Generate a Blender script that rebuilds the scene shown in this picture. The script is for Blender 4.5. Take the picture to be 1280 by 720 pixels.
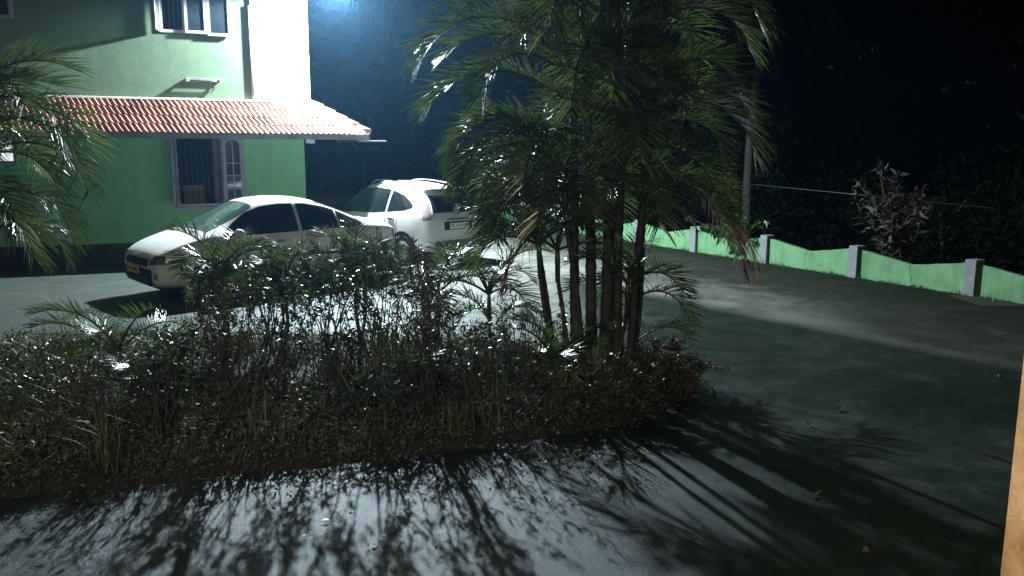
import bpy, bmesh, math, random
import numpy as np
from mathutils import Vector, Matrix
from mathutils.bvhtree import BVHTree

for o in list(bpy.data.objects):
    bpy.data.objects.remove(o)
scene = bpy.context.scene
C = scene.collection
R = math.radians
rng = np.random.default_rng(7)
random.seed(7)

# ------------------------------------------------------------------ camera
EYE = 2.1
PITCH = R(9.37)
cam_d = bpy.data.cameras.new('camera')
cam_d.sensor_width = 36.0
cam_d.lens = 36.0 * 1000 / 1280
cam_d.clip_start = 0.05
cam_d.clip_end = 600
cam = bpy.data.objects.new('camera', cam_d)
cam.location = (0, 0, EYE)
cam.rotation_euler = (R(90) - PITCH, 0, 0)
C.objects.link(cam)
scene.camera = cam

# ------------------------------------------------------------------ night sky
world = bpy.data.worlds.new('World')
scene.world = world
world.use_nodes = True
wn = world.node_tree.nodes
wn.clear()
sky = wn.new('ShaderNodeTexSky')
sky.sky_type = 'NISHITA'
sky.sun_disc = False
sky.sun_elevation = R(38)
sky.sun_rotation = R(200)
bg = wn.new('ShaderNodeBackground')
bg.inputs['Strength'].default_value = 0.0014
wo = wn.new('ShaderNodeOutputWorld')
world.node_tree.links.new(sky.outputs[0], bg.inputs[0])
world.node_tree.links.new(bg.outputs[0], wo.inputs[0])

# faint moon
moon_d = bpy.data.lights.new('moon', 'SUN')
moon_d.energy = 0.004
moon_d.angle = R(0.5)
moon_d.color = (0.8, 0.9, 1.0)
moon = bpy.data.objects.new('moon', moon_d)
moon.rotation_euler = (R(52), 0, R(-20))
C.objects.link(moon)

scene.cycles.volume_bounces = 0
scene.cycles.diffuse_bounces = 3
scene.cycles.max_bounces = 6
scene.view_settings.view_transform = 'Standard'
scene.view_settings.look = 'None'
scene.view_settings.gamma = 1.0
scene.view_settings.exposure = 0.0
scene.view_settings.use_curve_mapping = False

LAMP_POWER = 9000
LAMP_COL = (0.83, 0.96, 1.0)
PORCH_POWER = 370
HAZE_DENSITY = 0.0012


# ------------------------------------------------------------------ helpers
def ray(px, py):
    u = (px - 640) / 1000.0
    v = (360 - py) / 1000.0
    c, s = math.cos(PITCH), math.sin(PITCH)
    return Vector((u, c + v * s, -s + v * c))


def at(px, py, Y):
    """world point on the sight line of a photo pixel, Y metres north of the eye"""
    d = ray(px, py)
    k = Y / d.y
    return Vector((d.x * k, Y, EYE + d.z * k))


def gp(px, py, z=0.0):
    d = ray(px, py)
    k = (z - EYE) / d.z
    return Vector((d.x * k, d.y * k, z))


def link(o, parent=None):
    C.objects.link(o)
    if parent is not None:
        o.parent = parent
    return o


def tag(o, label=None, cat=None, group=None, kind=None):
    if label:
        o['label'] = label
    if cat:
        o['category'] = cat
    if group:
        o['group'] = group
    if kind:
        o['kind'] = kind
    return o


def empty(name, loc=(0, 0, 0), rz=0.0, label=None, cat=None, group=None):
    o = bpy.data.objects.new(name, None)
    o.location = loc
    o.rotation_euler = (0, 0, rz)
    o.empty_display_size = 0.2
    C.objects.link(o)
    return tag(o, label, cat, group)


def finish(name, bm, mat, parent=None, smooth=False, bevel=0.0):
    me = bpy.data.meshes.new(name)
    if bevel > 0:
        bmesh.ops.bevel(bm, geom=[e for e in bm.edges], offset=bevel, segments=1, affect='EDGES', clamp_overlap=True)
    bmesh.ops.recalc_face_normals(bm, faces=bm.faces)
    bm.to_mesh(me)
    bm.free()
    me.materials.append(mat)
    if smooth:
        me.shade_smooth()
    o = bpy.data.objects.new(name, me)
    return link(o, parent)


def raw(name, V, F, mat, parent=None, smooth=False):
    me = bpy.data.meshes.new(name)
    me.from_pydata([tuple(v) for v in V], [], F)
    me.materials.append(mat)
    if smooth:
        me.shade_smooth()
    me.update()
    o = bpy.data.objects.new(name, me)
    return link(o, parent)


def raw_np(name, V, Fq, mat, parent=None, smooth=False):
    """V (n,3) float array, Fq (m,k) int array, every face the same size"""
    me = bpy.data.meshes.new(name)
    n, m, k = len(V), len(Fq), Fq.shape[1]
    me.vertices.add(n)
    me.vertices.foreach_set('co', np.ascontiguousarray(V, dtype=np.float32).ravel())
    me.loops.add(m * k)
    me.loops.foreach_set('vertex_index', np.ascontiguousarray(Fq, dtype=np.int32).ravel())
    me.polygons.add(m)
    me.polygons.foreach_set('loop_start', np.arange(0, m * k, k, dtype=np.int32))
    me.polygons.foreach_set('loop_total', np.full(m, k, dtype=np.int32))
    me.update(calc_edges=True)
    me.validate()
    me.materials.append(mat)
    if smooth:
        me.shade_smooth()
    o = bpy.data.objects.new(name, me)
    return link(o, parent)


def bx(bm, x0, x1, y0, y1, z0, z1):
    vs = [bm.verts.new(p) for p in ((x0, y0, z0), (x1, y0, z0), (x1, y1, z0), (x0, y1, z0),
                                    (x0, y0, z1), (x1, y0, z1), (x1, y1, z1), (x0, y1, z1))]
    for f in ((0, 3, 2, 1), (4, 5, 6, 7), (0, 1, 5, 4), (1, 2, 6, 5), (2, 3, 7, 6), (3, 0, 4, 7)):
        bm.faces.new([vs[i] for i in f])
    return vs


def box(name, mat, parent, x0, x1, y0, y1, z0, z1, bevel=0.0):
    bm = bmesh.new()
    bx(bm, x0, x1, y0, y1, z0, z1)
    return finish(name, bm, mat, parent, bevel=bevel)


def tube_bm(bm, pts, radii, n=6, cap=True):
    rings = []
    pts = [Vector(p) for p in pts]
    ref = Vector((0.31, 0.87, 0.38))
    for i, p in enumerate(pts):
        a = pts[max(i - 1, 0)]
        b = pts[min(i + 1, len(pts) - 1)]
        t = (b - a).normalized()
        x = t.cross(ref)
        if x.length < 1e-3:
            x = t.cross(Vector((1, 0, 0)))
        x.normalize()
        y = t.cross(x)
        r = radii[i] if hasattr(radii, '__len__') else radii
        rings.append([bm.verts.new(p + x * (r * math.cos(2 * math.pi * k / n)) + y * (r * math.sin(2 * math.pi * k / n)))
                      for k in range(n)])
    for i in range(len(rings) - 1):
        for k in range(n):
            bm.faces.new((rings[i][k], rings[i][(k + 1) % n], rings[i + 1][(k + 1) % n], rings[i + 1][k]))
    if cap:
        bm.faces.new(rings[0][::-1])
        bm.faces.new(rings[-1])


def tube(name, mat, parent, pts, radii, n=6, smooth=True):
    bm = bmesh.new()
    tube_bm(bm, pts, radii, n)
    return finish(name, bm, mat, parent, smooth=smooth)


# ------------------------------------------------------------------ materials
class NT:
    def __init__(self, name):
        self.m = bpy.data.materials.new(name)
        self.m.use_nodes = True
        self.t = self.m.node_tree
        self.n = self.t.nodes
        self.p = self.n['Principled BSDF']
        self.out = self.n['Material Output']

    def add(self, typ, **kw):
        nd = self.n.new(typ)
        for k, v in kw.items():
            setattr(nd, k, v)
        return nd

    def link(self, a, b):
        self.t.links.new(a, b)

    def noise(self, scale, detail=4, rough=0.55, vec=None, dist=0.0):
        nd = self.add('ShaderNodeTexNoise')
        nd.inputs['Scale'].default_value = scale
        nd.inputs['Detail'].default_value = detail
        nd.inputs['Roughness'].default_value = rough
        nd.inputs['Distortion'].default_value = dist
        if vec is not None:
            self.link(vec, nd.inputs['Vector'])
        return nd

    def coord(self, which='Object'):
        return self.add('ShaderNodeTexCoord').outputs[which]

    def ramp(self, fac, stops):
        r = self.add('ShaderNodeValToRGB')
        e = r.color_ramp.elements
        while len(e) < len(stops):
            e.new(0.5)
        for i, (p, c) in enumerate(stops):
            e[i].position = p
            e[i].color = (*c, 1) if len(c) == 3 else c
        self.link(fac, r.inputs[0])
        return r

    def mix(self, fac, a, b, mode='MIX'):
        m = self.add('ShaderNodeMix', data_type='RGBA', blend_type=mode)
        for sock, v in ((m.inputs[0], fac), (m.inputs[6], a), (m.inputs[7], b)):
            if hasattr(v, 'is_linked') or hasattr(v, 'links'):
                self.link(v, sock)
            elif isinstance(v, (int, float)):
                sock.default_value = v
            else:
                sock.default_value = (*v, 1)
        return m.outputs[2]

    def math(self, op, a, b=None, clamp=False):
        m = self.add('ShaderNodeMath', operation=op, use_clamp=clamp)
        for i, v in enumerate((a, b)):
            if v is None:
                continue
            if isinstance(v, (int, float)):
                m.inputs[i].default_value = v
            else:
                self.link(v, m.inputs[i])
        return m.outputs[0]

    def bump(self, h, strength=0.3, dist=0.02, chain=None):
        b = self.add('ShaderNodeBump')
        b.inputs['Strength'].default_value = strength
        b.inputs['Distance'].default_value = dist
        self.link(h, b.inputs['Height'])
        if chain is not None:
            self.link(chain, b.inputs['Normal'])
        return b.outputs[0]


def plain(name, col, rough=0.6, var=0.15, scale=6.0, metal=0.0, coat=0.0, bump=0.0, bscale=60.0, spec=0.5):
    q = NT(name)
    co = q.coord()
    n = q.noise(scale, 5, 0.6, co)
    dark = tuple(c * (1 - var) for c in col)
    light = tuple(min(1, c * (1 + var)) for c in col)
    q.link(q.ramp(n.outputs[0], [(0.3, dark), (0.7, light)]).outputs[0], q.p.inputs['Base Color'])
    q.p.inputs['Roughness'].default_value = rough
    q.p.inputs['Metallic'].default_value = metal
    q.p.inputs['Coat Weight'].default_value = coat
    q.p.inputs['Coat Roughness'].default_value = 0.06
    q.p.inputs['Specular IOR Level'].default_value = spec
    if bump:
        n2 = q.noise(bscale, 4, 0.6, co)
        q.link(q.bump(n2.outputs[0], bump, 0.01), q.p.inputs['Normal'])
    return q.m


def leaf_mat(name, c1, c2, rough=0.32, trans=0.3, tcol=None, scale=3.0, spec=0.6):
    q = NT(name)
    co = q.coord()
    n = q.noise(scale, 3, 0.6, co)
    n2 = q.noise(scale * 9, 2, 0.5, co)
    f = q.math('ADD', q.math('MULTIPLY', n.outputs[0], 0.65), q.math('MULTIPLY', n2.outputs[0], 0.35))
    col = q.ramp(f, [(0.32, c1), (0.68, c2)]).outputs[0]
    q.link(col, q.p.inputs['Base Color'])
    q.p.inputs['Roughness'].default_value = rough
    q.p.inputs['Specular IOR Level'].default_value = spec
    tr = q.add('ShaderNodeBsdfTranslucent')
    if tcol is None:
        tcol = tuple(min(1, a * 1.6) for a in c2)
    tr.inputs[0].default_value = (*tcol, 1)
    mx = q.add('ShaderNodeMixShader')
    mx.inputs[0].default_value = trans
    q.link(q.p.outputs[0], mx.inputs[1])
    q.link(tr.outputs[0], mx.inputs[2])
    q.link(mx.outputs[0], q.out.inputs[0])
    return q.m


def wall_paint(name, col, stain, amount=0.35, rough=0.75):
    q = NT(name)
    co = q.coord()
    big = q.noise(0.9, 6, 0.65, co)
    mp = q.add('ShaderNodeMapping')
    mp.inputs['Scale'].default_value = (5.0, 5.0, 0.5)
    q.link(co, mp.inputs[0])
    streak = q.noise(1.2, 5, 0.6, mp.outputs[0])
    med = q.noise(4.5, 6, 0.7, co)
    f = q.math('MULTIPLY', q.math('ADD', big.outputs[0], q.math('ADD', streak.outputs[0], med.outputs[0])), 0.3333)
    f = q.math('MULTIPLY', q.ramp(f, [(0.42, (0, 0, 0)), (0.60, (1, 1, 1))]).outputs[0], amount)
    q.link(q.mix(f, col, stain), q.p.inputs['Base Color'])
    q.p.inputs['Roughness'].default_value = rough
    fine = q.noise(38, 5, 0.7, co)
    q.link(q.bump(fine.outputs[0], 0.35, 0.012), q.p.inputs['Normal'])
    return q.m


M = {}
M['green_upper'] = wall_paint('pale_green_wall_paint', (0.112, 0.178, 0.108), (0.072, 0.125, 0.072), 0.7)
M['cream'] = wall_paint('cream_wall_paint', (0.62, 0.68, 0.60), (0.50, 0.55, 0.48), 0.4)
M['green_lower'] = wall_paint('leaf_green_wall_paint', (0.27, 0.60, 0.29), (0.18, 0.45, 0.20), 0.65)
M['green_yard_wall'] = wall_paint('lime_green_yard_wall_paint', (0.15, 0.34, 0.17), (0.06, 0.17, 0.07), 0.8)
M['plinth'] = plain('dark_plinth', (0.03, 0.032, 0.03), 0.7, 0.3, 3, bump=0.3)
M['pillar_grey'] = plain('grey_pillar_paint', (0.20, 0.21, 0.235), 0.7, 0.2, 4, bump=0.3)
M['white_trim'] = plain('white_trim', (0.62, 0.62, 0.64), 0.5, 0.08, 5)
M['grey_trim'] = plain('weathered_grey_trim', (0.20, 0.20, 0.19), 0.7, 0.35, 3, bump=0.3)
M['frame'] = plain('lilac_white_window_paint', (0.30, 0.30, 0.35), 0.45, 0.1, 7)
M['dark_inside'] = plain('dark_room', (0.02, 0.018, 0.016), 0.8, 0.3, 3)
M['curtain'] = plain('dark_curtain', (0.035, 0.032, 0.03), 0.85, 0.3, 5)
M['bar'] = plain('window_bar_iron', (0.10, 0.10, 0.10), 0.5, 0.2, 8, metal=0.5)
M['pipe'] = plain('rusty_brown_pipe', (0.16, 0.12, 0.08), 0.6, 0.3, 12)
M['metal_grey'] = plain('grey_metal', (0.35, 0.36, 0.37), 0.4, 0.15, 9, metal=0.6)
M['black'] = plain('black_rubber', (0.012, 0.012, 0.013), 0.75, 0.2, 9)
M['black_gloss'] = plain('black_plastic', (0.012, 0.013, 0.014), 0.35, 0.2, 9)
M['rim'] = plain('alloy_rim', (0.45, 0.46, 0.47), 0.3, 0.1, 9, metal=0.8)
M['chrome'] = plain('chrome_trim', (0.75, 0.76, 0.77), 0.12, 0.05, 9, metal=1.0)
M['car_white'] = plain('white_car_paint', (0.84, 0.85, 0.86), 0.32, 0.04, 2, coat=0.6)
M['car_silver'] = plain('silver_white_car_paint', (0.68, 0.70, 0.71), 0.34, 0.04, 2, coat=0.6)
M['bumper_grey'] = plain('grey_bumper_plastic', (0.10, 0.105, 0.105), 0.55, 0.15, 5)
M['yellow_plate'] = plain('yellow_number_plate', (0.85, 0.36, 0.03), 0.4, 0.05, 9)
M['white_plate'] = plain('white_number_plate', (0.75, 0.75, 0.68), 0.4, 0.05, 9)
M['red_lens'] = plain('red_lens', (0.35, 0.02, 0.02), 0.15, 0.1, 9, coat=0.8)
M['tail_clear'] = plain('clear_tail_lens', (0.30, 0.24, 0.24), 0.12, 0.2, 20, coat=1.0)
M['head_lens'] = plain('headlight_lens', (0.12, 0.125, 0.13), 0.1, 0.2, 30, coat=1.0)
M['amber'] = plain('amber_lens', (0.6, 0.22, 0.02), 0.2, 0.1, 9)
M['soil'] = plain('bed_soil', (0.022, 0.021, 0.017), 0.9, 0.4, 9, bump=0.8, bscale=18)
M['yellow_paint'] = plain('weathered_yellow_paint', (0.52, 0.38, 0.08), 0.7, 0.3, 9, bump=0.3)
M['bark'] = plain('dark_bark', (0.055, 0.045, 0.035), 0.85, 0.4, 14, bump=0.7, bscale=30)
M['twig'] = plain('twig_brown', (0.07, 0.055, 0.04), 0.75, 0.4, 14)
M['stone'] = plain('dark_stone', (0.05, 0.05, 0.045), 0.8, 0.3, 14, bump=0.5)
M['wire'] = plain('wire_grey', (0.12, 0.12, 0.12), 0.4, 0.1, 10)


def glass(name, col, rough=0.06):
    q = NT(name)
    q.p.inputs['Base Color'].default_value = (*col, 1)
    q.p.inputs['Roughness'].default_value = rough
    q.p.inputs['Specular IOR Level'].default_value = 0.7
    q.p.inputs['Coat Weight'].default_value = 0.5
    n = q.noise(3, 3, 0.5, q.coord())
    q.link(q.ramp(n.outputs[0], [(0.3, tuple(c * 0.7 for c in col)), (0.7, tuple(c * 1.3 for c in col))]).outputs[0],
           q.p.inputs['Base Color'])
    return q.m


M['car_glass'] = glass('tinted_car_glass', (0.010, 0.016, 0.018))
M['screen_glass'] = glass('windscreen_glass', (0.055, 0.11, 0.10), 0.12)
M['win_glass'] = glass('window_glass', (0.018, 0.024, 0.032), 0.1)


def clear_glass():
    q = NT('dusty_clear_glass')
    q.p.inputs['Base Color'].default_value = (0.12, 0.15, 0.14, 1)
    q.p.inputs['Roughness'].default_value = 0.15
    n = q.noise(4, 4, 0.6, q.coord())
    tr = q.add('ShaderNodeBsdfTransparent')
    tr.inputs[0].default_value = (0.75, 0.85, 0.8, 1)
    mx = q.add('ShaderNodeMixShader')
    q.link(q.ramp(n.outputs[0], [(0.3, (0.38, 0.38, 0.38)), (0.7, (0.55, 0.55, 0.55))]).outputs[0], mx.inputs[0])
    q.link(q.p.outputs[0], mx.inputs[1])
    q.link(tr.outputs[0], mx.inputs[2])
    q.link(mx.outputs[0], q.out.inputs[0])
    return q.m


M['clear_glass'] = clear_glass()


def emit(name, col, s):
    q = NT(name)
    q.p.inputs['Base Color'].default_value = (*col, 1)
    q.p.inputs['Emission Color'].default_value = (*col, 1)
    q.p.inputs['Emission Strength'].default_value = s
    return q.m


M['lit_window'] = emit('lit_window_pane', (0.85, 0.95, 1.0), 0.9)
M['lamp_lens'] = emit('lit_lamp_lens', (0.85, 0.96, 1.0), 60)
M['bulb'] = emit('lit_bulb', (1.0, 0.62, 0.3), 8)


def tile_mat():
    q = NT('terracotta_tile')
    co = q.coord('Object')
    oi = q.add('ShaderNodeObjectInfo')
    n = q.noise(9, 5, 0.65, co)
    c = q.ramp(n.outputs[0], [(0.3, (0.235, 0.10, 0.072)), (0.7, (0.335, 0.16, 0.12))]).outputs[0]
    v = q.math('ADD', q.math('MULTIPLY', oi.outputs['Random'], 0.75), 0.58)
    hs = q.add('ShaderNodeHueSaturation')
    q.link(v, hs.inputs['Value'])
    q.link(c, hs.inputs['Color'])
    q.link(hs.outputs[0], q.p.inputs['Base Color'])
    q.p.inputs['Roughness'].default_value = 0.6
    n2 = q.noise(70, 4, 0.6, co)
    q.link(q.bump(n2.outputs[0], 0.25, 0.008), q.p.inputs['Normal'])
    return q.m


M['tile'] = tile_mat()


def trunk_mat():
    q = NT('ringed_palm_trunk')
    co = q.coord()
    sp = q.add('ShaderNodeSeparateXYZ')
    q.link(co, sp.inputs[0])
    n = q.noise(7, 5, 0.65, co)
    ring = q.math('FRACT', q.math('MULTIPLY', sp.outputs[2], 9.0))
    ring = q.ramp(ring, [(0.0, (0.25, 0.25, 0.25)), (0.16, (1, 1, 1)), (1.0, (0.75, 0.75, 0.75))]).outputs[0]
    c = q.ramp(n.outputs[0], [(0.3, (0.030, 0.029, 0.026)), (0.7, (0.075, 0.072, 0.064))]).outputs[0]
    q.link(q.mix(1.0, c, ring, 'MULTIPLY'), q.p.inputs['Base Color'])
    q.p.inputs['Roughness'].default_value = 0.75
    return q.m


M['trunk'] = trunk_mat()
M['frond'] = leaf_mat('palm_leaf_green', (0.034, 0.056, 0.022), (0.085, 0.112, 0.040), 0.26, 0.32, (0.10, 0.155, 0.04), 2.0, 0.7)
M['frond_dead'] = leaf_mat('dead_palm_leaf', (0.09, 0.032, 0.022), (0.19, 0.075, 0.045), 0.6, 0.2, (0.22, 0.07, 0.04), 2.0, 0.3)
M['frond_dry'] = leaf_mat('straw_palm_leaf', (0.12, 0.10, 0.045), (0.22, 0.19, 0.09), 0.5, 0.25, (0.2, 0.17, 0.06), 2.0, 0.4)
M['leaf_dark'] = leaf_mat('dark_shrub_leaf', (0.036, 0.055, 0.024), (0.09, 0.11, 0.045), 0.36, 0.22, (0.06, 0.11, 0.03), 4.0, 0.4)
M['leaf_grey'] = leaf_mat('grey_green_shrub_leaf', (0.065, 0.070, 0.058), (0.13, 0.135, 0.115), 0.45, 0.2, (0.08, 0.10, 0.06), 4.0)
M['leaf_blue'] = leaf_mat('blue_green_shrub_leaf', (0.015, 0.045, 0.036), (0.04, 0.085, 0.06), 0.28, 0.22, (0.03, 0.10, 0.06), 4.0)
M['leaf_brown'] = leaf_mat('brown_purple_shrub_leaf', (0.048, 0.050, 0.030), (0.105, 0.105, 0.062), 0.42, 0.2, (0.09, 0.08, 0.04), 4.0, 0.35)
M['cover'] = leaf_mat('ground_cover_leaf', (0.055, 0.058, 0.034), (0.125, 0.125, 0.070), 0.5, 0.15, (0.08, 0.10, 0.04), 1.2, 0.25)
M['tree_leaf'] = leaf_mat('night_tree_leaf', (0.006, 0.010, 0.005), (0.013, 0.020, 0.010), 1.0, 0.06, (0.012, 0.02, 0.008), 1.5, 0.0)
M['pale_leaf'] = leaf_mat('yellowish_big_leaf', (0.018, 0.018, 0.010), (0.042, 0.040, 0.021), 0.6, 0.15, (0.08, 0.08, 0.03), 5.0)
M['creeper'] = leaf_mat('creeper_leaf', (0.02, 0.055, 0.014), (0.05, 0.10, 0.03), 0.4, 0.2, None, 5.0)


# ------------------------------------------------------------------ ground
P3 = gp(1215, 370)
P2 = gp(1075, 347)
P1 = gp(958, 329)
wdir = (P1 - P3).normalized()          # along the yard wall, away from the camera
bay = (P1 - P3).length / 2
wnorm = Vector((-wdir.y, wdir.x, 0))    # towards the yard
if wnorm.x > 0:
    wnorm = -wnorm


def yard_mat():
    """pale worn concrete near the house, dark gritty asphalt on the drive in front, darker along the wall and towards both sides"""
    q = NT('worn_concrete_and_asphalt_yard')
    co = q.coord('Object')
    sx = q.add('ShaderNodeSeparateXYZ')
    q.link(co, sx.inputs[0])
    X, Y = sx.outputs[0], sx.outputs[1]
    big = q.noise(0.55, 6, 0.65, co, 0.6)
    mid = q.noise(2.6, 6, 0.7, co)
    fine = q.noise(120, 3, 0.8, co)
    wob = q.math('MULTIPLY', q.math('SUBTRACT', mid.outputs[0], 0.5), 1.1)
    f = q.math('ADD', q.math('MULTIPLY', big.outputs[0], 0.55), q.math('MULTIPLY', mid.outputs[0], 0.45))
    conc = q.ramp(f, [(0.36, (0.13, 0.14, 0.12)), (0.50, (0.25, 0.262, 0.232)), (0.62, (0.38, 0.392, 0.35))]).outputs[0]
    asph = q.ramp(f, [(0.38, (0.011, 0.017, 0.012)), (0.52, (0.028, 0.039, 0.030)), (0.63, (0.072, 0.088, 0.070))]).outputs[0]
    # drive edge: a straight joint running away to the left, then the back of the bed
    A_, B_ = gp(800, 366), gp(1030, 411)
    t = (B_ - A_).normalized()
    nrm = Vector((-t.y, t.x, 0))
    if nrm.y > 0:
        nrm = -nrm
    dp = q.add('ShaderNodeVectorMath', operation='DOT_PRODUCT')
    q.link(co, dp.inputs[0])
    dp.inputs[1].default_value = nrm
    d1 = q.math('SUBTRACT', dp.outputs['Value'], nrm.dot(A_))           # > 0 on the camera side of the joint
    d1 = q.math('ADD', d1, q.math('MULTIPLY', wob, 0.35))
    d2 = q.math('MAXIMUM', q.math('SUBTRACT', 7.9, Y), q.math('SUBTRACT', X, 0.9))
    d2 = q.math('ADD', d2, wob)
    dd = q.math('MINIMUM', d1, d2)
    drive = q.ramp(q.math('ADD', q.math('MULTIPLY', dd, 1.0), 0.5), [(0.25, (0, 0, 0)), (0.75, (1, 1, 1))]).outputs[0]
    # concrete tone darker towards the left, with an uneven edge
    gr = q.math('ADD', q.math('MULTIPLY', q.math('ADD', X, 1.0), -0.45), q.math('MULTIPLY', wob, 0.9))
    left_dark = q.ramp(gr, [(0.0, (0, 0, 0)), (0.7, (1, 1, 1))]).outputs[0]
    c = q.mix(q.math('MULTIPLY', left_dark, 0.92), conc, (0.045, 0.053, 0.040))
    c = q.mix(drive, c, asph)
    g = q.ramp(fine.outputs[0], [(0.38, (0.5, 0.5, 0.5)), (0.62, (1.2, 1.2, 1.2))]).outputs[0]
    c = q.mix(0.85, c, g, 'MULTIPLY')
    # darker, rougher band along the foot of the yard wall
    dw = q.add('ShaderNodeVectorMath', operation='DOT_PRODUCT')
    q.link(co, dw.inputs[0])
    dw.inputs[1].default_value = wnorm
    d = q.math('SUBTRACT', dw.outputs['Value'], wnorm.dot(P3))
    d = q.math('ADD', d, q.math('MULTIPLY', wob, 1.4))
    edge_dark = q.ramp(q.math('MULTIPLY', d, 0.24), [(0.0, (1, 1, 1)), (0.52, (0.88, 0.88, 0.88)), (0.97, (0, 0, 0))]).outputs[0]
    right_dark = q.ramp(q.math('ADD', q.math('MULTIPLY', q.math('SUBTRACT', X, 3.3), 0.6), q.math('MULTIPLY', wob, 0.7)), [(0.0, (0, 0, 0)), (0.8, (1, 1, 1))]).outputs[0]  # the same dark tone spreads over the right of the yard
    edge_dark = q.math('MAXIMUM', edge_dark, q.math('MULTIPLY', right_dark, 0.85))
    edge_dark = q.math('MULTIPLY', edge_dark, q.math('SUBTRACT', 1.0, q.math('MULTIPLY', drive, 0.8)))
    c = q.mix(q.math('MULTIPLY', edge_dark, 0.97), c, (0.016, 0.022, 0.014))
    # hairline cracks
    vo = q.add('ShaderNodeTexVoronoi', feature='DISTANCE_TO_EDGE')
    vo.inputs['Scale'].default_value = 0.33
    dn = q.noise(1.4, 5, 0.6, co)
    va = q.add('ShaderNodeVectorMath', operation='ADD')
    q.link(co, va.inputs[0])
    q.link(dn.outputs['Color'], va.inputs[1])
    q.link(va.outputs[0], vo.inputs['Vector'])
    crack = q.ramp(vo.outputs['Distance'], [(0.0, (1, 1, 1)), (0.006, (0, 0, 0))]).outputs[0]
    c = q.mix(q.math('MULTIPLY', crack, 0.6), c, (0.02, 0.024, 0.018))
    q.link(c, q.p.inputs['Base Color'])
    rr = q.ramp(mid.outputs[0], [(0.35, (0.30, 0.30, 0.30)), (0.65, (0.44, 0.44, 0.44))]).outputs[0]
    conc_rough = q.math('MULTIPLY', q.math('SUBTRACT', 1.0, drive), 0.16)
    q.link(q.math('ADD', q.math('ADD', rr, conc_rough), q.math('MULTIPLY', edge_dark, 0.5), True), q.p.inputs['Roughness'])
    q.link(q.math('MULTIPLY', q.math('SUBTRACT', 1.0, q.math('MULTIPLY', edge_dark, 0.9)), 0.45), q.p.inputs['Specular IOR Level'])
    q.p.inputs['Specular Tint'].default_value = (0.5, 0.75, 1.0, 1)
    vg = q.add('ShaderNodeTexVoronoi')
    vg.inputs['Scale'].default_value = 110
    q.link(co, vg.inputs['Vector'])
    b_ = q.bump(vg.outputs['Distance'], 0.12, 0.006)
    b_ = q.bump(fine.outputs[0], 0.75, 0.007, b_)
    b_ = q.bump(mid.outputs[0], 0.2, 0.03, b_)
    q.link(b_, q.p.inputs['Normal'])
    df = q.add('ShaderNodeBsdfDiffuse')
    q.link(c, df.inputs['Color'])
    q.link(b_, df.inputs['Normal'])
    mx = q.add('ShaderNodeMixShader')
    q.link(edge_dark, mx.inputs[0])
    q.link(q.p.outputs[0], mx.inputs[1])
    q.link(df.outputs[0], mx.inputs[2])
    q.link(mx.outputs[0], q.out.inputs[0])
    return q.m


def earth_mat():
    q = NT('dark_earth')
    co = q.coord('Object')
    n = q.noise(0.8, 6, 0.65, co)
    q.link(q.ramp(n.outputs[0], [(0.35, (0.018, 0.020, 0.012)), (0.7, (0.045, 0.042, 0.028))]).outputs[0], q.p.inputs['Base Color'])
    q.p.inputs['Roughness'].default_value = 0.9
    n2 = q.noise(14, 4, 0.6, co)
    q.link(q.bump(n2.outputs[0], 0.6, 0.06), q.p.inputs['Normal'])
    return q.m


def terrain(x, y):
    d = -((x - P3.x) * wnorm.x + (y - P3.y) * wnorm.y)      # metres beyond the yard wall
    return -0.32 * min(max(d - 0.3, 0.0), 14.0)


bm = bmesh.new()
bmesh.ops.create_grid(bm, x_segments=120, y_segments=120, size=90)
for v in bm.verts:
    v.co.z = terrain(v.co.x, v.co.y)
    if v.co.z < -0.01:
        v.co.z += random.uniform(-.12, .12)
    elif v.co.z > -0.01:
        v.co.z = -0.02
tag(finish('ground', bm, earth_mat(), smooth=True), kind='structure')

# the concrete yard, a sheet 4 mm above the earth
a = P3 - wdir * 14
b = P3 + wdir * 26
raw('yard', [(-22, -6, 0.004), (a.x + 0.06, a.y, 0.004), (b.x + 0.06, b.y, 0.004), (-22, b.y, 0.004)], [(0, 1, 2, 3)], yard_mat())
tag(bpy.data.objects['yard'], kind='structure')



# the planted bed: a low mound of soil with an irregular edge
front_px = [(-420, 668), (-200, 650), (0, 627), (110, 614), (220, 604), (330, 592), (430, 583), (520, 573), (600, 562), (690, 549),
            (770, 534), (830, 516), (868, 497)]
BF = [gp(*p) for p in front_px]
BB = [gp(878, 478), gp(850, 458), gp(800, 446), gp(700, 436), gp(560, 428), gp(400, 424), gp(250, 424), gp(100, 424), gp(-60, 426), gp(-250, 428), gp(-420, 430)]
BED = [Vector((p.x, p.y, 0)) for p in BF + BB]


def in_poly(x, y, poly):
    ins = np.zeros(np.shape(x), bool)
    n = len(poly)
    j = n - 1
    for i in range(n):
        xi, yi, xj, yj = poly[i][0], poly[i][1], poly[j][0], poly[j][1]
        hit = ((yi > y) != (yj > y)) & (x < (xj - xi) * (y - yi) / (yj - yi + 1e-12) + xi)
        ins ^= hit
        j = i
    return ins


def poly_dist(x, y, poly):
    best = np.full(np.shape(x), 1e9)
    n = len(poly)
    for i in range(n):
        ax, ay = poly[i][0], poly[i][1]
        bx_, by_ = poly[(i + 1) % n][0], poly[(i + 1) % n][1]
        dx, dy = bx_ - ax, by_ - ay
        t = np.clip(((x - ax) * dx + (y - ay) * dy) / (dx * dx + dy * dy + 1e-12), 0, 1)
        best = np.minimum(best, np.hypot(x - ax - t * dx, y - ay - t * dy))
    return best


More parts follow.
